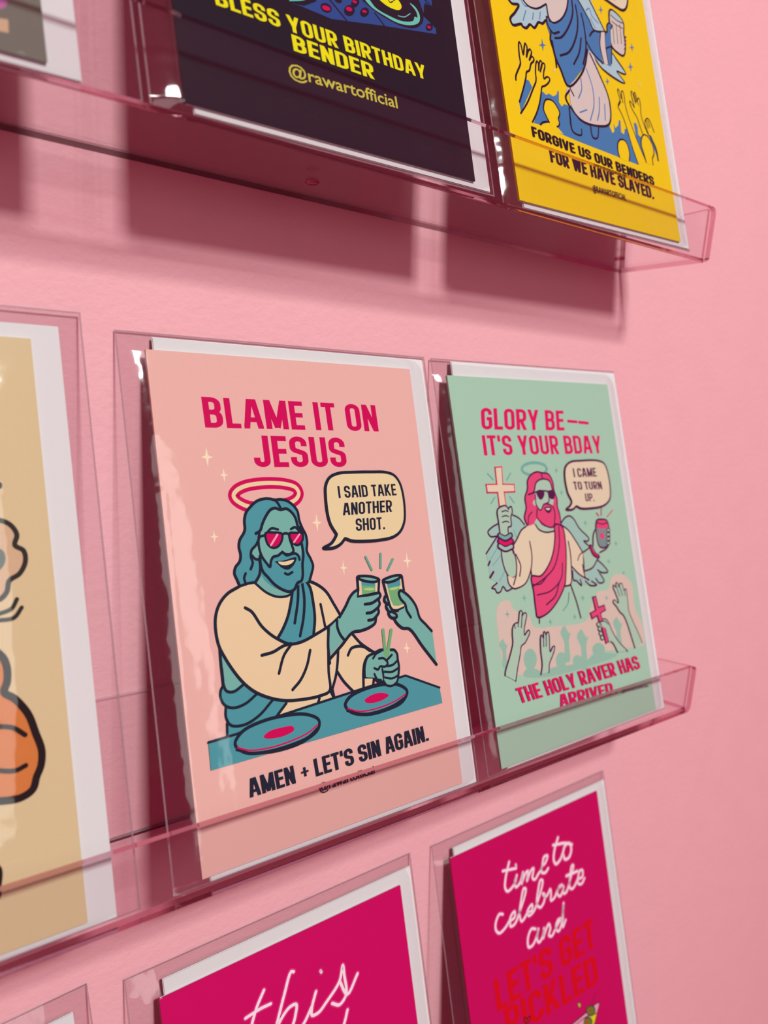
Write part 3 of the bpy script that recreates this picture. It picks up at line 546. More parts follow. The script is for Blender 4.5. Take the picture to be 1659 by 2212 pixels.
  ('figure_print','C','rose',0.86,0,[-898,851,-809,853,-828,691,-673,682,-676,614,-825,617,-825,490,-914,489,-911,618,-1049,625,-1049,698,-907,694]),
  ('figure_print','F','mintlt',0,1,[-950,455,-897,484,-831,488,-756,476,-755,411,-800,292,-848,207,-951,224,-952,360]),
  ('figure_print','L','plum',0.79,1,[-959,216,-956,344,-950,455,-885,488,-825,488,-797,454]),
  ('figure_print','L','plum',0.81,1,[-800,466,-756,476,-752,427,-782,380,-793,300,-838,287,-847,215]),
  ('figure_print','L','plum',0.61,1,[-894,438,-834,445,-806,433]),
  ('figure_print','L','plum',0.6,1,[-900,392,-840,398,-813,386]),
  ('figure_print','L','plum',0.6,1,[-907,340,-847,346,-820,334]),
  ('figure_print','L','plum',2.96,1,[-973,222,-899,192,-817,213]),
  ('figure_print','L','tealh',1.43,1,[-965,223,-899,194,-823,213]),
  ('figure_print','L','plum',3.06,1,[-983,171,-910,140,-814,156]),
  ('figure_print','L','rose',1.59,1,[-976,172,-909,142,-820,158]),
  ('figure_print','L','plum',2.95,1,[-992,128,-919,95,-819,108]),
  ('figure_print','L','wing',1.5,1,[-985,129,-919,97,-827,111]),
  ('figure_print','F','mintlt',0,1,[391,7,435,127,492,181,486,7,611,-31,510,-76,454,-97]),
  ('figure_print','L','plum',0.88,1,[391,7,425,119,493,185]),
  ('figure_print','L','plum',0.89,1,[481,-73,609,-40,666,9,697,133,664,181]),
  ('figure_print','F','slate',0,1,[509,251,693,238,657,1,544,-30,479,8]),
  ('figure_print','F','hair',0,1,[502,251,593,263,693,238,679,171,584,164,497,185]),
  ('figure_print','F','hair',0,1,[526,111,568,130,603,86,581,61,531,70]),
  ('figure_print','C','plum',0.91,1,[509,251,593,263,692,233,657,1,544,-30,479,8]),
  ('figure_print','L','plum',0.56,1,[512,233,596,213,685,220]),
  ('figure_print','F','mintlt',0,1,[714,141,706,132,690,127,671,129,658,136,655,145,663,154,679,159,697,158,711,151]),
  ('figure_print','C','plum',0.57,1,[714,141,706,132,690,127,671,129,658,136,655,145,663,154,679,159,697,158,711,151]),
  ('figure_print','F','mintlt',0,1,[703,96,695,87,679,83,660,84,647,91,644,101,652,110,668,115,686,113,700,106]),
  ('figure_print','C','plum',0.57,1,[703,96,695,87,679,83,660,84,647,91,644,101,652,110,668,115,686,113,700,106]),
  ('figure_print','F','mintlt',0,1,[692,52,684,43,668,38,649,40,636,47,633,57,641,66,657,70,675,69,689,62]),
  ('figure_print','C','plum',0.57,1,[692,52,684,43,668,38,649,40,636,47,633,57,641,66,657,70,675,69,689,62]),
  ('figure_print','F','mintlt',0,1,[681,7,673,-1,657,-6,639,-4,625,3,622,13,630,22,646,26,664,24,678,17]),
  ('figure_print','C','plum',0.57,1,[681,7,673,-1,657,-6,639,-4,625,3,622,13,630,22,646,26,664,24,678,17]),
  ('figure_print','L','plum',2.42,1,[346,2,379,-72,450,-110]),
  ('figure_print','L','rose',0.93,1,[349,-3,380,-68,444,-105]),
  ('figure_print','L','hair',0.53,0,[529,335,558,301]),
  ('figure_print','L','hair',0.54,0,[643,445,603,303]),
  ('figure_print','L','hair',0.54,0,[811,344,704,282]),
  ('figure_print','F','mintlt',0,0,[-1152,-1015,-1139,-978,-1062,-868,-995,-754,-986,-683,-971,-624,-946,-595,-910,-583,-886,-586,-865,-538,-847,-493,-829,-483,-812,-498,-823,-533,-790,-512,-766,-514,-759,-535,-784,-587,-812,-641,-826,-690,-824,-709,-782,-682,-758,-673,-749,-695,-782,-734,-837,-780,-888,-799,-923,-874,-979,-983,-1026,-1089]),
  ('figure_print','L','plum',0.69,1,[-1152,-1015,-1139,-978,-1062,-868,-995,-754,-986,-683,-971,-624,-946,-595,-910,-583,-886,-586,-865,-538,-847,-493,-829,-483,-812,-498,-823,-533,-790,-512,-766,-514,-759,-535,-784,-587,-812,-641,-826,-690,-824,-709,-782,-682,-758,-673,-749,-695,-782,-734,-837,-780,-888,-799,-923,-874,-979,-983,-1026,-1089]),
  ('figure_print','L','plum',0.58,1,[-886,-586,-894,-621]),
  ('figure_print','L','plum',0.63,1,[-820,-526,-854,-635]),
  ('figure_print','L','plum',0.58,1,[-938,-597,-939,-629]),
  ('figure_print','F','mintlt',0,0,[-675,-1098,-640,-1016,-632,-888,-607,-762,-592,-746,-570,-779,-557,-733,-542,-720,-527,-756,-507,-733,-490,-734,-485,-763,-499,-854,-504,-917,-451,-877,-430,-877,-433,-899,-482,-962,-536,-1020,-562,-1097]),
  ('figure_print','L','plum',0.72,1,[-675,-1098,-640,-1016,-632,-888,-607,-762,-592,-746,-570,-779,-557,-733,-542,-720,-527,-756,-507,-733,-490,-734,-485,-763,-499,-854,-504,-917,-451,-877,-430,-877,-433,-899,-482,-962,-536,-1020,-562,-1097]),
  ('figure_print','L','plum',0.64,1,[-571,-771,-584,-855]),
  ('figure_print','L','plum',0.64,1,[-525,-749,-548,-857]),
  ('figure_print','F','mintlt',0,0,[841,-1108,799,-942,766,-827,729,-753,672,-704,631,-646,588,-600,590,-580,614,-577,660,-614,675,-608,650,-515,623,-447,632,-424,666,-452,684,-410,699,-405,717,-455,746,-423,774,-425,785,-450,802,-506,817,-491,840,-494,840,-539,835,-613,829,-718,871,-831,937,-964,980,-1074]),
  ('figure_print','L','plum',0.6,1,[841,-1108,799,-942,766,-827,729,-753,672,-704,631,-646,588,-600,590,-580,614,-577,660,-614,675,-608,650,-515,623,-447,632,-424,666,-452,684,-410,699,-405,717,-455,746,-423,774,-425,785,-450,802,-506,817,-491,840,-494,840,-539,835,-613,829,-718,871,-831,937,-964,980,-1074]),
  ('figure_print','L','plum',0.56,1,[673,-437,710,-551]),
  ('figure_print','L','plum',0.56,1,[727,-443,760,-549]),
  ('figure_print','L','plum',0.51,1,[803,-502,807,-556]),
  ('figure_print','F','mintlt',0,0,[537,-1101,482,-996,407,-976,330,-778,352,-742,411,-743,459,-790,488,-866,566,-986,699,-1112]),
  ('figure_print','L','plum',0.63,1,[537,-1101,481,-1000,441,-973]),
  ('figure_print','L','plum',0.63,1,[360,-735,417,-744,459,-790,488,-866,566,-986,705,-1118]),
  ('figure_print','L','plum',0.53,1,[356,-751,411,-771,449,-804]),
  ('figure_print','F','hair',0,0,[260,-501,309,-501,327,-612,425,-604,436,-655,348,-674,362,-755,308,-759,289,-690,200,-708,185,-651,277,-633]),
  ('figure_print','C','plum',0.83,0,[260,-501,309,-501,327,-612,425,-604,436,-655,348,-674,362,-755,308,-759,289,-690,200,-708,185,-651,277,-633]),
  ('figure_print','F','hair',0,0,[333,-818,379,-817,408,-968,365,-981]),
  ('figure_print','L','plum',0.68,0,[333,-818,365,-981,412,-969,387,-838]),
  ('figure_print','F','mintlt',0,1,[311,-779,309,-792,298,-800,283,-800,270,-792,263,-780,265,-767,275,-759,290,-759,304,-767]),
  ('figure_print','C','plum',0.48,1,[311,-779,309,-792,298,-800,283,-800,270,-792,263,-780,265,-767,275,-759,290,-759,304,-767]),
  ('figure_print','F','mintlt',0,1,[319,-824,317,-837,307,-844,292,-845,278,-837,271,-824,274,-812,284,-804,299,-804,312,-811]),
  ('figure_print','C','plum',0.48,1,[319,-824,317,-837,307,-844,292,-845,278,-837,271,-824,274,-812,284,-804,299,-804,312,-811]),
  ('figure_print','F','mintlt',0,1,[327,-872,325,-885,315,-893,300,-893,286,-885,279,-872,281,-860,292,-852,307,-852,320,-860]),
  ('figure_print','C','plum',0.48,1,[327,-872,325,-885,315,-893,300,-893,286,-885,279,-872,281,-860,292,-852,307,-852,320,-860]),
  ('figure_print','F','mintlt',0,1,[339,-917,337,-930,326,-938,312,-938,298,-930,291,-917,293,-905,304,-897,319,-897,332,-905]),
  ('figure_print','C','plum',0.48,1,[339,-917,337,-930,326,-938,312,-938,298,-930,291,-917,293,-905,304,-897,319,-897,332,-905]),
  ('speech_bubble_print','F','robe',0,1,[96,738,130,825,217,871,390,880,683,872,780,838,819,749,822,573,787,465,673,403,417,387,276,397,211,421,148,395,46,401,116,436,146,473,104,563]),
  ('speech_bubble_print','C','plum',1.1,1,[96,738,130,825,217,871,390,880,683,872,780,838,819,749,822,573,787,465,673,403,417,387,276,397,211,421,148,395,46,401,116,436,146,473,104,563]),
  ('bubble_lettering','T:I CAME|C','plum',0,0,[237,714,620,708,234,806]),
  ('bubble_lettering','T:TO TURN|C','plum',0,0,[214,588,684,571,206,671]),
  ('bubble_lettering','T:UP.|C','plum',0,0,[370,461,521,454,372,543]),
  ('caption_lettering','T:THE HOLY RAVER HAS|C','rose',0,0,[-1005,-1295,891,-1330,-1047,-1151]),
  ('caption_lettering','T:ARRIVED.|C','rose',0,0,[-466,-1443,428,-1494,-474,-1324]),
  ('caption_lettering','T:@RAWARTOFFICIAL|R','plum',0,0,[505,-1505,981,-1538,504,-1477]),
 ],
 'yellow': [
  ('crowd_print','F','blue',0,0,[-1002,-695,-975,-692,-939,-742,-1138,-1006,-1145,-934]),
  ('crowd_print','F','blue',0,0,[-989,-1064,-808,-743,-764,-764,-722,-740,-669,-751,-619,-726,-589,-677,-575,-685,-596,-785,-565,-815,-525,-782,-468,-782,-399,-764,-285,-792,-31,-812,142,-787,129,-828,160,-886,197,-856,197,-780,222,-822,276,-781,297,-728,324,-725,307,-842,351,-852,372,-799,410,-782,436,-841,450,-939,515,-1109,501,-1112,110,-1101,-358,-1090,-672,-1075,-600,-1070,-677,-1022,-778,-1006,-905,-1060]),
  ('crowd_print','F','blue',0,0,[547,-694,588,-686,605,-723,595,-800,644,-814,628,-900,661,-1038,656,-1055,610,-966,551,-823,546,-738]),
  ('crowd_print','F','blue',0,0,[780,-762,825,-756,873,-846,884,-991,863,-933,831,-864]),
  ('crowd_print','F','yellow',0,1,[-778,-1006,-829,-914,-817,-862,-782,-813,-735,-795,-680,-799,-643,-826,-611,-876,-619,-910,-643,-945,-635,-980,-656,-1013,-677,-1022,-641,-1055,-726,-1074]),
  ('crowd_print','L','ink',0.82,1,[-778,-1006,-829,-914,-817,-862,-782,-813,-735,-795,-680,-799,-643,-826,-611,-876,-619,-910,-643,-945,-635,-980,-656,-1013,-677,-1022]),
  ('crowd_print','L','ink',0.91,1,[-904,-1058,-861,-1026,-780,-1002]),
  ('crowd_print','F','yellow',0,0,[-1144,-736,-1136,-700,-1064,-593,-1051,-566,-1051,-494,-1038,-403,-1025,-379,-1010,-391,-998,-479,-965,-397,-947,-367,-931,-391,-958,-487,-929,-435,-895,-402,-879,-419,-925,-505,-888,-463,-860,-471,-869,-497,-910,-533,-946,-600,-987,-627,-1008,-681,-1059,-782,-1139,-921,-1155,-878]),
  ('crowd_print','L','ink',0.95,1,[-1144,-736,-1136,-700,-1064,-593,-1051,-566,-1051,-494,-1038,-403,-1025,-379,-1010,-391,-998,-479,-965,-397,-947,-367,-931,-391,-958,-487,-929,-435,-895,-402,-879,-419,-925,-505,-888,-463,-860,-471,-869,-497,-910,-533,-946,-600,-987,-627,-1008,-681,-1059,-782,-1139,-921]),
  ('crowd_print','F','yellow',0,0,[-1144,-1019,-1033,-897,-930,-751,-875,-668,-865,-593,-838,-505,-818,-483,-808,-504,-818,-564,-788,-482,-769,-466,-754,-480,-799,-570,-752,-484,-723,-480,-723,-504,-751,-561,-762,-621,-712,-591,-680,-598,-697,-632,-757,-681,-806,-706,-832,-769,-871,-860,-929,-959,-1006,-1060,-1080,-1055]),
  ('crowd_print','L','ink',0.89,1,[-1144,-1019,-1033,-897,-930,-751,-875,-668,-865,-593,-838,-505,-818,-483,-808,-504,-818,-564,-788,-482,-769,-466,-754,-480,-799,-570,-752,-484,-723,-480,-723,-504,-751,-561,-762,-621,-712,-591,-680,-598,-697,-632,-757,-681,-806,-706,-832,-769,-871,-860,-929,-959,-1006,-1060]),
  ('crowd_print','F','yellow',0,0,[516,-1105,459,-958,412,-777,385,-698,338,-620,322,-604,327,-575,361,-533,370,-511,354,-434,366,-410,386,-437,398,-495,421,-420,441,-411,451,-449,447,-540,471,-657,538,-817,606,-955,662,-1058]),
  ('crowd_print','L','ink',0.67,1,[516,-1105,459,-958,412,-777,385,-698,338,-620,322,-604,327,-575,361,-533,370,-511,354,-434,366,-410,386,-437,398,-495,421,-420,441,-411,451,-449,447,-540,471,-657,538,-817,606,-955,662,-1058]),
  ('crowd_print','L','ink',0.62,1,[407,-460,412,-533]),
  ('crowd_print','L','ink',0.72,1,[328,-582,375,-530]),
  ('crowd_print','F','yellow',0,0,[674,-770,643,-690,619,-621,564,-568,533,-502,541,-483,568,-501,598,-531,581,-398,596,-369,614,-406,633,-480,628,-394,648,-370,663,-406,664,-456,693,-415,710,-414,716,-472,700,-584,721,-663,779,-767]),
  ('crowd_print','L','ink',0.68,1,[674,-770,643,-690,619,-621,564,-568,533,-502,541,-483,568,-501,598,-531,581,-398,596,-369,614,-406,633,-480,628,-394,648,-370,663,-406,664,-456,693,-415,710,-414,716,-472,700,-584,721,-663,779,-767]),
  ('crowd_print','L','ink',0.57,1,[670,-446,683,-488]),
  ('crowd_print','L','ink',0.57,1,[644,-398,646,-469]),
  ('crowd_print','F','yellow',0,1,[213,-1100,203,-1034,220,-970,257,-930,308,-912,359,-923,387,-974,391,-1034,366,-1104]),
  ('crowd_print','L','ink',0.81,1,[213,-1100,203,-1034,220,-970,257,-930,308,-912,359,-923,387,-974,391,-1034,366,-1104]),
  ('crowd_print','F','yellow',0,1,[660,-1055,639,-964,620,-902,639,-831,689,-779,747,-778,795,-813,829,-873,821,-942,779,-1001,778,-1055]),
  ('crowd_print','L','ink',0.79,1,[660,-1055,639,-964,620,-902,639,-831,689,-779,747,-778,795,-813,829,-873,821,-942,779,-1001,778,-1055]),
  ('crowd_print','L','ink',1.15,1,[801,-766,833,-804,878,-879,884,-991]),
  ('crowd_print','L','ink',0.63,1,[782,-753,746,-648,802,-589,839,-601,890,-707]),
  ('crowd_print','L','ink',0.58,1,[777,-616,793,-688]),
  ('crowd_print','L','ink',0.58,1,[808,-608,827,-671]),
  ('sparkle#20','F','blue',0,0,[-658,-294,-700,-316,-716,-368,-723,-323,-763,-325,-722,-304,-706,-251,-698,-297]),
  ('sparkle#21','F','blue',0,0,[323,347,289,328,276,288,270,322,237,318,271,336,284,377,290,343]),
  ('sparkle#22','F','blue',0,0,[771,116,734,97,720,56,713,91,678,88,715,106,729,148,736,112]),
  ('sparkle#23','F','blue',0,0,[697,-101,656,-120,641,-166,634,-127,595,-130,635,-110,651,-65,658,-104]),
  ('sparkle#24','F','blue',0,0,[243,-371,213,-385,201,-420,196,-390,167,-391,197,-377,209,-342,214,-372]),
  ('sparkle#25','F','cream',0,0,[-568,-493,-591,-504,-599,-532,-604,-508,-625,-509,-603,-498,-594,-469,-590,-494]),
  ('sparkle#26','F','cream',0,0,[792,-251,768,-262,758,-290,754,-266,730,-268,755,-256,764,-229,769,-252]),
  ('figure_print','F','paleblue',0,1,[-1097,-23,-1060,-57,-961,-39,-1032,-133,-1099,-208,-1080,-248,-971,-214,-905,-220,-836,-171,-779,-176,-718,-117,-668,-105,-594,-45,-575,91,-712,13,-821,0,-907,27]),
  ('figure_print','L','ink',1.17,1,[-1083,-33,-1048,-53,-960,-35,-1024,-122,-1101,-205,-1080,-247,-957,-202,-955,-216,-905,-220,-841,-168,-792,-182,-716,-108,-668,-105,-616,-60]),
  ('figure_print','L','blue',0.5,1,[-915,16,-882,-16,-834,-8]),
  ('figure_print','L','blue',0.5,1,[-874,-57,-932,-162]),
  ('figure_print','L','blue',0.5,1,[-775,-44,-799,-111]),
  ('figure_print','L','blue',0.51,1,[-674,-3,-698,-78]),
  ('figure_print','L','blue',0.53,1,[-483,171,-543,69]),
  ('figure_print','F','bone',0,1,[-901,52,-865,9,-799,-8,-713,8,-573,100,-569,12,-547,-50,-483,-42,-377,42,-287,154,-224,284]),
  ('figure_print','L','ink',0.92,1,[-899,37,-854,5,-798,-4,-712,14,-572,101]),
  ('figure_print','L','ink',0.95,1,[-568,93,-569,12,-552,-48]),
  ('figure_print','F','paleblue',0,1,[-75,335,100,395,213,242,283,134,117,82,17,221]),
  ('figure_print','L','ink',1.02,1,[98,385,169,289,283,134]),
  ('figure_print','L','blue',0.56,1,[29,242,86,282,110,218,196,176]),
  ('figure_print','L','blue',0.5,1,[76,189,137,106]),
  ('figure_print','F','paleblue',0,0,[-23,-148,108,-260,316,-303,495,-323,402,-245,538,-216,395,-109,363,-67,145,-115]),
  ('figure_print','L','ink',0.81,1,[1,-158,157,-280,496,-319,389,-240]),
  ('figure_print','L','ink',0.83,1,[363,-67,538,-216,391,-231]),
  ('figure_print','F','blue',0,1,[-463,-805,-456,-930,-463,-1011,-340,-1017,-318,-977,-356,-874]),
  ('figure_print','F','blue',0,1,[-175,-862,-182,-994,-119,-1004,-57,-883]),
  ('figure_print','L','ink',0.76,1,[-463,-805,-463,-1011,-340,-1017,-327,-963]),
  ('figure_print','L','ink',0.77,1,[-179,-880,-170,-999,-103,-992,-57,-883]),
  ('figure_print','F','bone',0,1,[-430,-669,-491,-717,-440,-608,-192,-411,-79,-214,-5,-76,90,-332,186,-541,136,-788,-45,-868,-307,-881,-429,-764]),
  ('figure_print','L','ink',1.09,1,[-422,-635,-491,-717,-437,-798,-306,-878,-45,-868,134,-797,181,-559,86,-350,-18,-180]),
  ('figure_print','L','ink',0.87,1,[-423,-588,-368,-669]),
  ('figure_print','L','blue',0.67,1,[-112,-348,-60,-506,-76,-675,-170,-845]),
  ('figure_print','L','blue',0.66,1,[-221,-476,-230,-568,-302,-676]),
  ('figure_print','L','blue',0.67,1,[27,-582,-9,-724,-59,-818]),
  ('figure_print','L','blue',0.67,1,[95,-631,68,-788]),
  ('figure_print','L','blue',0.65,1,[-200,-755,-314,-808]),
  ('figure_print','F','blue',0,0,[-595,-21,-561,-58,-484,-46,-365,37,-257,173,-210,289,-89,330,17,221,90,82,308,125,421,231,347,-29,315,-178,333,-110,298,-214,93,-214,-23,-148,-119,-325,-318,-511,-440,-608,-504,-467,-559,-365,-580,-194,-615,-84]),
  ('figure_print','L','ink',0.94,1,[-595,-21,-602,-80,-568,-142,-588,-228,-555,-347,-557,-461]),
  ('figure_print','L','ink',0.94,1,[-575,-14,-522,-50,-440,-16,-347,60,-273,159,-226,275]),
  ('figure_print','L','ink',1.0,1,[-92,321,-18,244,54,157,104,82,308,125]),
  ('figure_print','L','ink',1.0,1,[22,-3,67,45,116,78]),
  ('figure_print','L','ink',1.05,1,[-571,-131,-534,-151,-444,-111]),
  ('figure_print','L','ink',1.05,1,[-518,-191,-423,-153,-270,10,-191,153,-177,292]),
  ('figure_print','L','ink',1.05,1,[-479,-337,-335,-258,-183,-54,-131,105,-131,240]),
  ('figure_print','L','ink',1.0,1,[-59,183,-46,73,-56,-99,-85,-192,-150,-320]),
  ('figure_print','L','ink',0.98,1,[-121,-68,-184,-221,-296,-362]),
  ('figure_print','L','ink',0.99,1,[-49,-71,30,-158,164,-221]),
  ('figure_print','L','ink',1.09,1,[-570,-232,-554,-370,-504,-467,-433,-598,-228,-454,-115,-307,-52,-157]),
  ('figure_print','F','bone',0,1,[206,80,283,108,257,-21,262,-193,187,-215,167,-49]),
  ('figure_print','L','ink',0.72,1,[206,80,167,-49,187,-215]),
  ('figure_print','L','ink',0.73,1,[286,105,260,-38,262,-193]),
  ('figure_print','F','bone',0,1,[430,380,532,382,627,323,607,192,605,102,548,-31,453,-32,364,11,382,192]),
  ('figure_print','C','ink',0.93,1,[430,380,532,382,631,323,607,192,609,103,551,-32,453,-34,364,9,382,192]),
  ('figure_print','F','paleblue',0,1,[442,370,530,372,617,316,526,305,430,322]),
  ('figure_print','L','ink',0.56,1,[425,329,526,305,623,309]),
  ('figure_print','L','olive',0.53,1,[436,234,425,135,415,44]),
  ('figure_print','L','olive',0.53,1,[499,256,487,155,478,63]),
  ('figure_print','L','olive',0.53,1,[563,279,551,174,541,82]),
  ('figure_print','L','ink',0.5,1,[431,269,499,256,601,252]),
  ('figure_print','F','blue',0,1,[316,127,343,206,387,237,418,221,385,175,344,-12,265,-45,281,73]),
  ('figure_print','L','ink',0.78,1,[292,115,321,129,343,206,387,237,421,222,391,182]),
  ('figure_print','L','ink',0.78,1,[264,-47,362,2]),
  ('figure_print','L','ink',0.73,1,[362,2,315,-178]),
  ('figure_print','F','plum',0,1,[643,176,637,166,626,158,614,154,605,157,604,164,610,174,621,182,633,186,641,183]),
  ('figure_print','F','plum',0,1,[632,137,626,127,615,119,603,115,595,118,594,125,600,135,611,143,623,147,631,144]),
  ('figure_print','F','plum',0,1,[622,98,616,88,605,80,593,77,585,79,583,86,589,96,600,104,612,108,621,106]),
  ('figure_print','F','plum',0,1,[609,50,603,40,592,32,580,28,572,31,571,38,577,48,588,56,600,59,608,57]),
  ('figure_print','F','robe',0,1,[301,481,410,465,550,450,653,451,715,487,769,578,779,645]),
  ('figure_print','C','ink',1.23,1,[301,481,410,465,550,450,653,451,715,487,769,578,779,645]),
  ('figure_print','L','ink',0.43,1,[494,516,545,516]),
  ('caption_lettering','T:FORGIVE US OUR BENDERS|C','ink',0,0,[-1035,-1191,741,-1275,-1039,-1103]),
  ('caption_lettering','T:FOR WE HAVE SLAYED.|C','ink',0,0,[-839,-1366,695,-1415,-842,-1251]),
  ('caption_lettering','T:@RAWARTOFFICIAL|R','ink',0,0,[-297,-1518,211,-1515,-293,-1462]),
 ],
 'black': [
  ('turntable_print','F','deepblue',0,0,[-465,-898,-394,-892,-143,-897,-26,-872,319,-795,858,-687,859,-642,733,-579,725,-425,-277,-773,-255,-814,-365,-882]),
  ('turntable_print','L','aqua',0.46,1,[-476,-883,-373,-843,-326,-814]),
  ('turntable_print','L','ink2',0.69,0,[-151,-754,-10,-870]),
  ('turntable_print','L','ink2',0.66,0,[257,-724,336,-793]),
  ('turntable_print','F','ink2',0,1,[134,-643,214,-693,347,-727,513,-739,649,-706,734,-627,742,-528,687,-438]),
  ('turntable_print','F','deepblue',0,0,[711,-450,778,-427,781,-460,854,-407,852,-471,814,-428,768,-485,750,-560]),
  ('turntable_print','F','aqua',0,1,[174,-642,231,-687,349,-713,472,-726,606,-699,690,-648,705,-589,669,-539,618,-528,672,-572,677,-618,651,-620,631,-657,520,-697,393,-699,272,-680,208,-630]),
  ('turntable_print','L','aqua',0.34,1,[482,-669,544,-657,608,-611]),
  ('turntable_print','F','acid',0,1,[311,-595,364,-623,446,-631,508,-615,530,-580,504,-542,488,-534]),
  ('turntable_print','L','ink2',0.45,1,[405,-576,419,-591,447,-574]),
  ('turntable_print','L','ink2',0.45,1,[478,-544,457,-564]),
  ('turntable_print','F','ink2',0,1,[-139,-841,-161,-860,-191,-869,-217,-864,-229,-848,-223,-827,-201,-808,-172,-798,-145,-803,-133,-819]),
  ('turntable_print','F','ink2',0,1,[61,-790,36,-815,5,-828,-19,-824,-27,-805,-17,-778,9,-753,39,-740,64,-744,72,-763]),
  ('turntable_print','F','ink2',0,1,[193,-754,170,-777,144,-789,124,-786,118,-769,128,-745,151,-722,177,-710,198,-713,203,-730]),
  ('turntable_print','F','ink2',0,1,[112,-712,91,-735,67,-747,50,-744,46,-728,57,-704,78,-681,102,-669,120,-671,124,-688]),
  ('turntable_print','F','ink2',0,1,[-37,-745,-52,-756,-71,-762,-89,-759,-98,-749,-95,-736,-81,-724,-61,-719,-43,-721,-34,-731]),
  ('turntable_print','F','ink2',0,1,[821,-660,801,-678,776,-688,757,-686,751,-672,760,-652,780,-633,804,-623,824,-625,830,-639]),
  ('turntable_print','F','magenta',0,1,[-149,-836,-161,-846,-181,-852,-200,-852,-213,-846,-213,-835,-202,-825,-182,-819,-162,-819,-150,-825]),
  ('turntable_print','F','magenta',0,1,[47,-774,37,-784,21,-789,5,-790,-5,-784,-4,-774,6,-765,22,-759,38,-759,47,-765]),
  ('turntable_print','F','magenta',0,1,[178,-745,171,-751,159,-755,147,-756,140,-752,140,-745,147,-739,159,-735,171,-734,178,-738]),
  ('turntable_print','F','magenta',0,1,[100,-702,92,-708,81,-712,69,-713,62,-709,62,-702,69,-696,81,-692,92,-692,100,-695]),
  ('turntable_print','F','magenta',0,1,[806,-656,798,-663,787,-667,775,-667,768,-663,769,-657,776,-650,788,-646,800,-646,806,-650]),
  ('caption_lettering','T:BLESS YOUR BIRTHDAY|C','acid',0,0,[-1035,-1102,688,-1090,-1045,-994]),
  ('caption_lettering','T:BENDER|C','acid',0,0,[-495,-1224,174,-1230,-501,-1115]),
  ('caption_lettering','T:@rawartofficial|R','acid2',0,0,[-557,-1407,359,-1388,-559,-1322]),
 ],
 'tan': [
  ('cloud_print','F','beige',0,1,[657,558,715,637,801,630,851,600,880,541,863,481,909,444,913,378,874,311,813,275,794,212,743,172,662,228,616,379]),
  ('cloud_print','C','char',1.48,1,[657,558,715,637,801,630,851,600,880,541,863,481,909,444,913,378,874,311,813,275,794,212,743,172,662,228,616,379]),
  ('cloud_print','F','slate2',0,1,[734,459,786,464,806,416,787,362,739,329,702,389]),
  ('cloud_print','F','char',0,1,[795,862,822,852,820,823,791,815]),
  ('cloud_print','L','char',1.26,1,[846,164,812,113,736,90]),
  ('cloud_print','L','char',1.26,1,[868,112,820,58,733,54]),
  ('figure_print','F','orange',0,1,[475,-122,636,-74,732,-149,755,-214,750,-300,729,-356,782,-405,847,-506,879,-624,903,-729,891,-814,861,-872,834,-936,763,-966,641,-952,411,-901]),
  ('figure_print','C','char2',2.21,1,[475,-122,636,-74,732,-149,755,-214,750,-300,729,-356,782,-405,847,-506,879,-624,903,-729,891,-814,861,-872,834,-936,763,-966,641,-952,411,-901]),
  ('figure_print','L','char2',1.44,1,[657,-536,757,-566,820,-621]),
  ('figure_print','L','char2',1.43,1,[636,-777,746,-808,808,-793]),
  ('figure_print','F','char2',0,1,[440,-1238,602,-1280,632,-1321,622,-1412,604,-1479,422,-1456]),
 ],
 'grey': [
  ('photo_print','F','mauve',0,1,[812,-1478,896,-1449,899,-1505,886,-1542,802,-1578]),
  ('photo_print','F','beige',0,0,[798,-1619,895,-1604,890,-1675,792,-1685]),
  ('photo_print','F','dkgrey',0,0,[543,-1809,895,-1831,1105,-1829,1106,-1871,538,-1865]),
 ],
 'time': [
  ('script_lettering','L','neonglow',2.57,1,[-633,1410,-539,1392,-433,1372]),
  ('script_lettering','L','neonglow',2.6,1,[-524,1467,-605,1329,-630,1237,-600,1191,-483,1230,-436,1300,-483,1230,-469,1189,-398,1215,-337,1296,-380,1194,-308,1271,-260,1284,-294,1194,-218,1270,-169,1283,-204,1192,-170,1166,-105,1202,-52,1229,-18,1285,17,1341,76,1336,28,1277,-36,1254,-47,1198,8,1179,61,1206]),
  ('script_lettering','L','neonglow',2.61,1,[-431,1407,-428,1396]),
  ('script_lettering','L','neonglow',2.76,1,[284,1467,200,1357,168,1261,193,1208,270,1228,331,1284,381,1345,458,1351,481,1282,427,1207,352,1208,331,1284]),
  ('script_lettering','L','neonglow',2.74,1,[188,1414,388,1373,502,1322]),
  ('script_lettering','L','neonglow',2.53,1,[-712,998,-762,1016,-826,956,-838,890,-796,839,-708,855,-635,898,-582,950,-536,961,-547,908,-615,891,-624,844,-560,841,-451,945,-328,1118,-358,1135,-425,1022,-470,908,-452,830,-379,860,-324,913,-263,934,-274,880,-342,876,-337,845,-255,858,-155,954,-53,1111,-85,1129,-155,1013,-188,907,-140,860,-74,896,-49,961,-79,986,-43,936,9,955,50,985,53,940,38,870,100,878,173,942,250,961,202,962,153,904,192,860,250,900,270,939,255,868,304,866,404,984,479,1097,455,1105,392,988,371,888,416,865,518,930,573,1004,622,995,608,930,530,926,521,883,580,862,640,903]),
  ('script_lettering','L','neonglow',2.75,1,[339,1029,537,1016]),
  ('script_lettering','L','neonglow',2.6,1,[-258,677,-321,701,-391,634,-398,543,-331,539,-249,608,-215,661,-257,568,-231,528,-166,562,-128,635,-158,544,-112,600,-44,648,-30,598,-66,538,-24,514,44,555,128,613,190,620,109,635,58,565,96,520,156,573,234,770,193,634,172,536,232,589]),
  ('script_lettering','L','neon',1.28,1,[-633,1410,-539,1392,-433,1372]),
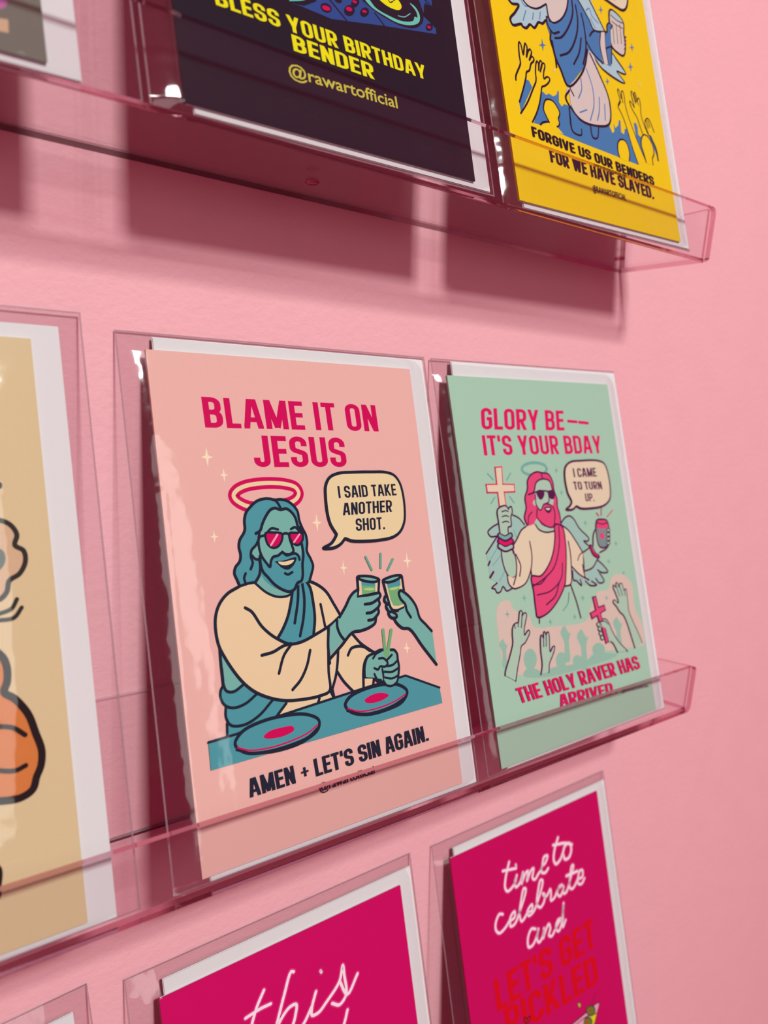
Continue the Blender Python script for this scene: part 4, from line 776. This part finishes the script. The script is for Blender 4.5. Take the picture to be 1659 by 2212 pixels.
  ('script_lettering','L','neon',1.29,1,[-524,1467,-605,1329,-630,1237,-600,1191,-483,1230,-436,1300,-483,1230,-469,1189,-398,1215,-337,1296,-380,1194,-308,1271,-260,1284,-294,1194,-218,1270,-169,1283,-204,1192,-170,1166,-105,1202,-52,1229,-18,1285,17,1341,76,1336,28,1277,-36,1254,-47,1198,8,1179,61,1206]),
  ('script_lettering','L','neon',1.3,1,[-431,1407,-428,1396]),
  ('script_lettering','L','neon',1.38,1,[284,1467,200,1357,168,1261,193,1208,270,1228,331,1284,381,1345,458,1351,481,1282,427,1207,352,1208,331,1284]),
  ('script_lettering','L','neon',1.37,1,[188,1414,388,1373,502,1322]),
  ('script_lettering','L','neon',1.26,1,[-712,998,-762,1016,-826,956,-838,890,-796,839,-708,855,-635,898,-582,950,-536,961,-547,908,-615,891,-624,844,-560,841,-451,945,-328,1118,-358,1135,-425,1022,-470,908,-452,830,-379,860,-324,913,-263,934,-274,880,-342,876,-337,845,-255,858,-155,954,-53,1111,-85,1129,-155,1013,-188,907,-140,860,-74,896,-49,961,-79,986,-43,936,9,955,50,985,53,940,38,870,100,878,173,942,250,961,202,962,153,904,192,860,250,900,270,939,255,868,304,866,404,984,479,1097,455,1105,392,988,371,888,416,865,518,930,573,1004,622,995,608,930,530,926,521,883,580,862,640,903]),
  ('script_lettering','L','neon',1.37,1,[339,1029,537,1016]),
  ('script_lettering','L','neon',1.29,1,[-258,677,-321,701,-391,634,-398,543,-331,539,-249,608,-215,661,-257,568,-231,528,-166,562,-128,635,-158,544,-112,600,-44,648,-30,598,-66,538,-24,514,44,555,128,613,190,620,109,635,58,565,96,520,156,573,234,770,193,634,172,536,232,589]),
  ('title_lettering',"T:LET'S GET|C",'red',0,0,[-963,122,682,130,-963,434]),
  ('title_lettering','T:PICKLED|C','red',0,0,[-870,-199,647,-258,-873,113]),
  ('cocktail','F','pinklt',0,1,[115,-480,357,-472,517,-455,607,-464,554,-545,463,-645]),
  ('cocktail','F','acid',0,1,[441,-542,535,-554,470,-642,414,-616]),
  ('cocktail','L','ink',0.61,1,[115,-480,358,-466,518,-452,607,-464,554,-545,468,-648]),
  ('cocktail','L','ink',0.46,1,[184,-511,349,-508,536,-551]),
  ('cocktail','F','olive',0,1,[523,-515,502,-538,461,-540,416,-520,383,-486,376,-450,396,-427,437,-425,483,-445,516,-479]),
  ('cocktail','C','ink',0.51,1,[523,-515,502,-538,461,-540,416,-520,383,-486,376,-450,396,-427,437,-425,483,-445,516,-479]),
  ('cocktail','F','red',0,1,[442,-479,437,-487,428,-489,419,-484,412,-476,411,-466,416,-459,425,-457,434,-461,441,-470]),
  ('cocktail','F','olive',0,1,[448,-605,428,-627,390,-629,347,-609,317,-577,310,-543,329,-522,367,-520,410,-539,440,-571]),
  ('cocktail','C','ink',0.5,1,[448,-605,428,-627,390,-629,347,-609,317,-577,310,-543,329,-522,367,-520,410,-539,440,-571]),
  ('cocktail','F','red',0,1,[371,-571,366,-578,358,-580,348,-576,342,-567,341,-557,346,-550,354,-548,364,-553,370,-561]),
  ('cocktail','L','ink',0.24,0,[572,-338,485,-421]),
  ('spark_mark','F','acid2',0,1,[254,-314,289,-330,292,-364,268,-373,252,-347]),
  ('spark_mark','C','ink',0.38,1,[254,-314,289,-330,292,-364,268,-373,252,-347]),
  ('heart','F','red',0,1,[-572,-161,-604,-104,-597,-91,-571,-106,-562,-132,-534,-113,-507,-125,-516,-149]),
  ('heart','C','ink',0.57,1,[-572,-161,-604,-104,-597,-91,-571,-106,-562,-132,-534,-113,-507,-125,-516,-149]),
 ],
 'this': [
  ('script_lettering','L','neonglow',2.42,1,[-436,1416,-517,1315,-582,1199,-638,1060]),
  ('script_lettering','L','neonglow',2.36,1,[-627,1277,-484,1290,-389,1286]),
  ('script_lettering','L','neonglow',2.48,1,[-143,1441,-167,1451,-254,1305,-361,1098,-396,1030,-319,1122,-220,1184,-155,1177,-182,1081,-227,995,-188,955,-102,1002,-6,1100]),
  ('script_lettering','L','neonglow',2.51,1,[49,1196,-8,1090,-17,1029,50,1021,140,1069,298,1179,350,1292,353,1201,349,1045,269,990,196,1033]),
  ('script_lettering','L','neonglow',2.57,1,[298,1179,362,1039,493,1160]),
  ('script_lettering','L','neonglow',2.54,1,[120,1338,124,1328]),
  ('script_lettering','L','neonglow',2.56,1,[342,913,294,823,229,741]),
  ('script_lettering','L','neon',1.26,1,[-436,1416,-517,1315,-582,1199,-638,1060]),
  ('script_lettering','L','neon',1.23,1,[-627,1277,-484,1290,-389,1286]),
  ('script_lettering','L','neon',1.29,1,[-143,1441,-167,1451,-254,1305,-361,1098,-396,1030,-319,1122,-220,1184,-155,1177,-182,1081,-227,995,-188,955,-102,1002,-6,1100]),
  ('script_lettering','L','neon',1.31,1,[49,1196,-8,1090,-17,1029,50,1021,140,1069,298,1179,350,1292,353,1201,349,1045,269,990,196,1033]),
  ('script_lettering','L','neon',1.34,1,[298,1179,362,1039,493,1160]),
  ('script_lettering','L','neon',1.32,1,[120,1338,124,1328]),
  ('script_lettering','L','neon',1.33,1,[342,913,294,823,229,741]),
 ],
 'left3': [
 ],
}

# ------------------------------------------------------------------ the wall
bm = bmesh.new()
prism(bm, [(-1.6, -1.1), (1.9, -1.1), (1.9, 1.6), (-1.6, 1.6)], 0.0, 0.1, lambda u, v, w: (u, w, v), 0, 0)
wall = link('wall_back', bm, M_WALL); wall['kind'] = 'structure'; wall['label'] = 'plain pink painted wall behind the ledges'

# ------------------------------------------------------------------ clear acrylic card ledges
def ledge(x0, x1, z_at, slope, label, lip=26.0, back=54.5, lean=2.0, depth=50.2, th=2.0, lt=2.6):
    """origin at the wall, under the base; z_at = underside height in mm at x = 100"""
    root = empty('acrylic_ledge', Matrix.Translation((0, 0, (z_at - slope * 100) * MM)) @ Matrix.Rotation(-math.atan(slope), 4, 'Y'), label, 'shelf', 'clear acrylic card ledges')
    mats = [M_ACR, M_EDGE]
    bm = bmesh.new(); prism(bm, round_rect(x0, th, x1 - 8, back, 3.0, (1, 1, 0, 0)), 0.05, th, lambda u, v, w: (u * MM, -w * MM, v * MM)); link('back_panel', bm, [M_ACR, M_EDGE2], root)
    bm = bmesh.new(); prism(bm, round_rect(x0, 0.05, x1, depth - th, 2.0, (0, 0, 0, 0)), 0, th - .05, lambda u, v, w: (u * MM, -v * MM, w * MM)); link('base_panel', bm, mats, root)
    bm = bmesh.new(); prism(bm, round_rect(x0, 0, x1 + 1, lip, 3.2, (1, 1, 1, 1)), depth - th + .02, depth - th + lt, lambda u, v, w: (u * MM, -(w + lean * v / lip) * MM, v * MM)); link('front_lip', bm, mats, root)
    for xe in (x0, x1 - th):
        bm = bmesh.new(); prism(bm, [(th + .1, th), (depth - th, th), (depth - th + lean * .8, lip - 3), (depth - th + lean * .8, lip - .5), (th + .1, lip * .9)], xe, xe + th, lambda u, v, w: (w * MM, -u * MM, v * MM)); link('end_panel', bm, mats, root)
    for xb in (52, 238, -190):                      # little clear bumpers under the base
        bm = bmesh.new(); bmesh.ops.create_uvsphere(bm, u_segments=14, v_segments=8, radius=1.0)
        bmesh.ops.scale(bm, vec=(2.6 * MM, 2.6 * MM, 0.9 * MM), verts=bm.verts); bmesh.ops.translate(bm, vec=(xb * MM, -24 * MM, -0.4 * MM), verts=bm.verts)
        link('bumper', bm, M_EDGE, root, True)
    return root
ledge(-330, 274, 236.4, -0.0110, 'clear acrylic ledge across the top of the view holding the dark and yellow cards')
ledge(-330, 287, 0.35, -0.0095, 'clear acrylic ledge in the middle of the wall holding the pale pink and mint cards')
ledge(-330, 292, -239.6, 0.0, 'lowest clear acrylic ledge carrying the two magenta cards')

# ------------------------------------------------------------------ cards in their cellophane sleeves
EW2, EH2 = 62.73, 92.0
def slab(bm, a0, a1, b0, b1, c0, c1, mi=0, r=0.3):
    n0 = len(bm.faces)
    P = round_rect(a0, b0, a1, b1, r, (1, 1, 1, 1), 2)
    lo = [bm.verts.new((u * MM, v * MM, c0 * MM)) for u, v in P]; hi = [bm.verts.new((u * MM, v * MM, c1 * MM)) for u, v in P]
    fs = [bm.faces.new(lo[::-1]), bm.faces.new(hi)] + [bm.faces.new((lo[i], lo[(i + 1) % len(P)], hi[(i + 1) % len(P)], hi[i])) for i in range(len(P))]
    for f in fs: f.material_index = mi

def sleeve_mesh(x0, x1, y0, y1, card, seed, puff, creases):
    a0, a1, b0, b1 = card; NX, NY = 36, 48; bm = bmesh.new(); g = []
    xs = sorted([x0 + (x1 - x0) * i / NX for i in range(NX + 1)] + [a0 - .2, a0 + 1.5, a1 + .2, a1 - 1.5]); ys = sorted([y0 + (y1 - y0) * j / NY for j in range(NY + 1)] + [b0 - .2, b1 + .2])
    for y in ys:
        row = []
        for x in xs:
            dx = max(a0 - x, x - a1, 0); dy = max(b0 - y, y - b1, 0)
            mx = (a0 - x0) if x < a0 else (x1 - a1); my = (b0 - y0) if y < b0 else (y1 - b1)
            f = min(1, dx / max(mx, .1)); h = min(1, dy / max(my, .1)); e = (1 - f) ** .8 * (1 - h) ** .8
            nz = noise.noise(Vector((x * .045, y * .016, seed)))
            bulge = puff * max(0, (min(x - x0, x1 - x) / 60)) * max(0, min(1, (y1 - y) / 30)) * max(0, min(1, (y - y0) / 30))
            wr = noise.noise(Vector((x * .25, y * .05, seed + 9))) * .35 * (1 if dx > 0 or dy > 0 else .25)
            cz = 0.0
            for cx0, cy0, cx1, cy1, amp, sg in creases:
                ux, uy = cx1 - cx0, cy1 - cy0; ll = ux * ux + uy * uy; tt = max(0, min(1, ((x - cx0) * ux + (y - cy0) * uy) / ll))
                dd = math.hypot(x - cx0 - ux * tt, y - cy0 - uy * tt); cz += amp * math.exp(-(dd / sg) ** 2) * math.sin(math.pi * (.15 + .7 * tt))
            c = cz - .2 + 2.85 * e + (.18 * nz * e if not dx else 0) + bulge * .12 + wr * e * (1 if dx > 0 else .15)
            row.append(bm.verts.new((x * MM, y * MM, max(c, -.2 + 2.82 * e if dx == 0 and dy == 0 else -.2) * MM)))
        g.append(row)
    for j in range(len(ys) - 1):
        for i in range(len(xs) - 1): bm.faces.new((g[j][i], g[j][i + 1], g[j + 1][i + 1], g[j + 1][i]))
    return bm

CARDS = {'pink': [62.901, 1.131, 45.113, 1.507, -0.007], 'green': [207.913, 1.317, 45.18, 1.608, 0.004], 'tan': [-94.08, 2.1, 45.063, 3.28, -0.004], 'black': [58.252, 240.279, 44.494, 2.546, 0.004], 'yellow': [203.225, 238.632, 44.472, 1.2, 0.008], 'grey': [-99.322, 240.286, 43.657, 3.064, 0.007], 'this': [67.125, -236.62, 43.465, 2.096, 0.008], 'time': [220.346, -236.466, 43.311, 2.177, 0.004], 'left3': [-84.415, -237.3, 43.556, 2.748, 0.048]}
def greeting_card(key, label, bg, name_bg, card=(-66.0, 53.5, -88.9, 87.0), sl=(-75, 66.0, -91.6, 94.0), puff=1.0, creases=()):
    creases = tuple(creases) + ((sl[0] + 3.2, 86, sl[0] + 4.2, -84, .9, 1.1), (sl[0] + 6.0, 80, sl[0] + 5.2, -86, .7, 1.0))
    x, z, d, t, r = CARDS[key]
    sn = (d - t) / 184.0; cs = math.sqrt(1 - sn * sn)
    U = Vector((1, 0, 0)); V = Vector((0, sn, cs)); Nn = Vector((0, -cs, sn))
    u = U * math.cos(r) + V * math.sin(r); v = -U * math.sin(r) + V * math.cos(r)
    O = Vector((x, -d, z)) + v * 92.0
    B = O + v * -91.0                                        # base of the card stack
    Mb = Matrix(((u.x, v.x, Nn.x, B.x * MM), (u.y, v.y, Nn.y, B.y * MM), (u.z, v.z, Nn.z, B.z * MM), (0, 0, 0, 1)))
    root = empty('greeting_card', Mb, label, 'card', 'greeting cards on the acrylic ledges')
    off = (0, 91.0 * MM, 0)
    def fin(o): o.location = off; return o
    bm = bmesh.new(); slab(bm, -EW2, EW2, -91.0, EH2, 0.0, 0.35); slab(bm, -EW2 + .2, EW2 - .2, -90.8, EH2 - .2, 0.4, 0.8)
    env = fin(link('envelope', bm, M_ENV, root))
    bm = bmesh.new(); prism(bm, [(-EW2 + 1, EH2 - 1), (EW2 - 1, EH2 - 1), (20, EH2 - 60), (-20, EH2 - 60)], -.12, -.02, lambda p, q, w: (p * MM, q * MM, w * MM), 0, 0); link('flap', bm, M_ENV, env)
    a0, a1, b0, b1 = card
    cm = paper('card_stock_' + name_bg, bg, 0.42, 0.012, spec=0.08)
    bm = bmesh.new(); slab(bm, a0 + .3, a1, b0, b1, 0.9, 1.3, 0); slab(bm, a0, a1, b0, b1, 1.5, 1.93, 1); slab(bm, a0 - .05, a0 + .5, b0, b1, 0.9, 1.9, 1, .1)
    fc = fin(link('folded_card', bm, [M_ENV, cm], root))
    shapes = ART.get(key, []); parts = []
    for e in shapes:
        if e[0] not in parts: parts.append(e[0])
    zc = 1.94
    for pn in parts:
        bm = bmesh.new(); mats = []
        for part, kind, col, w, sm, co in shapes:
            if part != pn: continue
            if col not in mats: mats.append(col)
            mi = mats.index(col); zc += 0.0032
            P = [(co[i] / 20, co[i + 1] / 20) for i in range(0, len(co), 2)]
            if kind[0] == 'T':
                txt, font = kind[2:].split('|'); draw_text(bm, txt, font, [c / 20 for c in co], zc * MM, mi)
            elif kind == 'F': fill(bm, clip_rect(catmull(P, True) if sm else P, card), zc * MM, mi)
            else:
                c = kind == 'C'; Q = catmull(P, c) if sm else P
                stroke(bm, Q, w, zc * MM, mi, c, sm or not c)
        if key in EDGE_CLIP:
            for co_, no in (((a0 * MM, 0, 0), (-1, 0, 0)), ((0, b1 * MM, 0), (0, 1, 0))):
                bmesh.ops.bisect_plane(bm, geom=bm.verts[:] + bm.edges[:] + bm.faces[:], plane_co=co_, plane_no=no, clear_outer=True)
        link(pn.split('#')[0], bm, [ink(m) for m in mats], fc)
    sb = bmesh.new(); slab(sb, sl[0], sl[1], sl[2], sl[3], -.3, -.26, 0, .3)
    sv = fin(link('cellophane_sleeve', sleeve_mesh(*sl, card, x * .1, puff, creases), M_FILM, root, True))
    link('back_film', sb, M_FILMB, sv)
    bm = bmesh.new(); x0, x1, y0, y1 = sl
    for q in (((x0, y0), (x1, y0), (x1, y0 + .5), (x0, y0 + .5)), ((x0, y1 - .5), (x1, y1 - .5), (x1, y1), (x0, y1)), ((x0, y0 + .5), (x0 + .6, y0 + .5), (x0 + .6, y1 - .5), (x0, y1 - .5)), ((x1 - .6, y0 + .5), (x1, y0 + .5), (x1, y1 - .5), (x1 - .6, y1 - .5))):
        prism(bm, q, -.25, -.1, lambda p, s, w: (p * MM, s * MM, w * MM), 0, 0)
    link('seam', bm, M_SEAM, sv)
    return root

def clip_rect(P, card):
    a0, a1, b0, b1 = card
    for ax, lim, sg in ((0, a0, -1), (0, a1, 1), (1, b0, -1), (1, b1, 1)):
        P = clip(P, ax, lim, sg)
        if len(P) < 3: return []
    return P
EDGE_CLIP = ()

greeting_card('grey', 'grey photo card cut off by the upper left corner of the view', (112, 114, 102), 'grey', sl=(-75, 80, -91.6, 94), puff=6, creases=((72, -90, 75, 20, 2.4, 10), (30, -80, 20, -40, 1.2, 5)))
greeting_card('black', 'black birthday card with yellow lettering on the top ledge', (16, 22, 34), 'black', sl=(-76, 66, -91.6, 94))
greeting_card('yellow', 'bright yellow card with a blue robed winged figure, right end of the top ledge', (240, 206, 10), 'yellow', sl=(-74, 64.5, -91.6, 94))
greeting_card('tan', 'tan card with an orange cartoon figure at the left end of the middle row', (214, 196, 152), 'tan', sl=(-75, 70.5, -91.6, 97.5), puff=9, creases=((54, 84, 24, 36, 1.7, 7), (60, 90, 62, 62, .8, 2.2), (44, 60, 36, -60, 1.3, 6)))
greeting_card('pink', 'pale pink card with a blue haloed man raising a shot glass over two turntables', (232, 184, 174), 'pink', sl=(-75.5, 65, -91.6, 93.6), puff=3, creases=((-71, 92, -69, 66, .9, 1.6), (-58, 75, -44, -95, 1.7, 9)))
greeting_card('green', 'mint green card with a pink haired winged man, right of the pale pink card', (166, 210, 184), 'mint', card=(-67.5, 53.2, -89.6, 85.0), sl=(-74.5, 64, -91.6, 93))
greeting_card('left3', 'white card only seen by its top corner at the bottom left', (226, 222, 226), 'white', sl=(-75, 69, -91.6, 99))
greeting_card('this', 'magenta card with large white script, bottom centre of the view', (206, 0, 98), 'magenta', card=(-65.2, 54.6, -88.9, 86.2), sl=(-77, 64.5, -91.6, 97.5))
greeting_card('time', 'magenta card with white script and red capitals under the mint green card', (202, 0, 94), 'deep_magenta', card=(-66.5, 53.4, -88.9, 88.3), sl=(-76, 64.5, -91.6, 97))
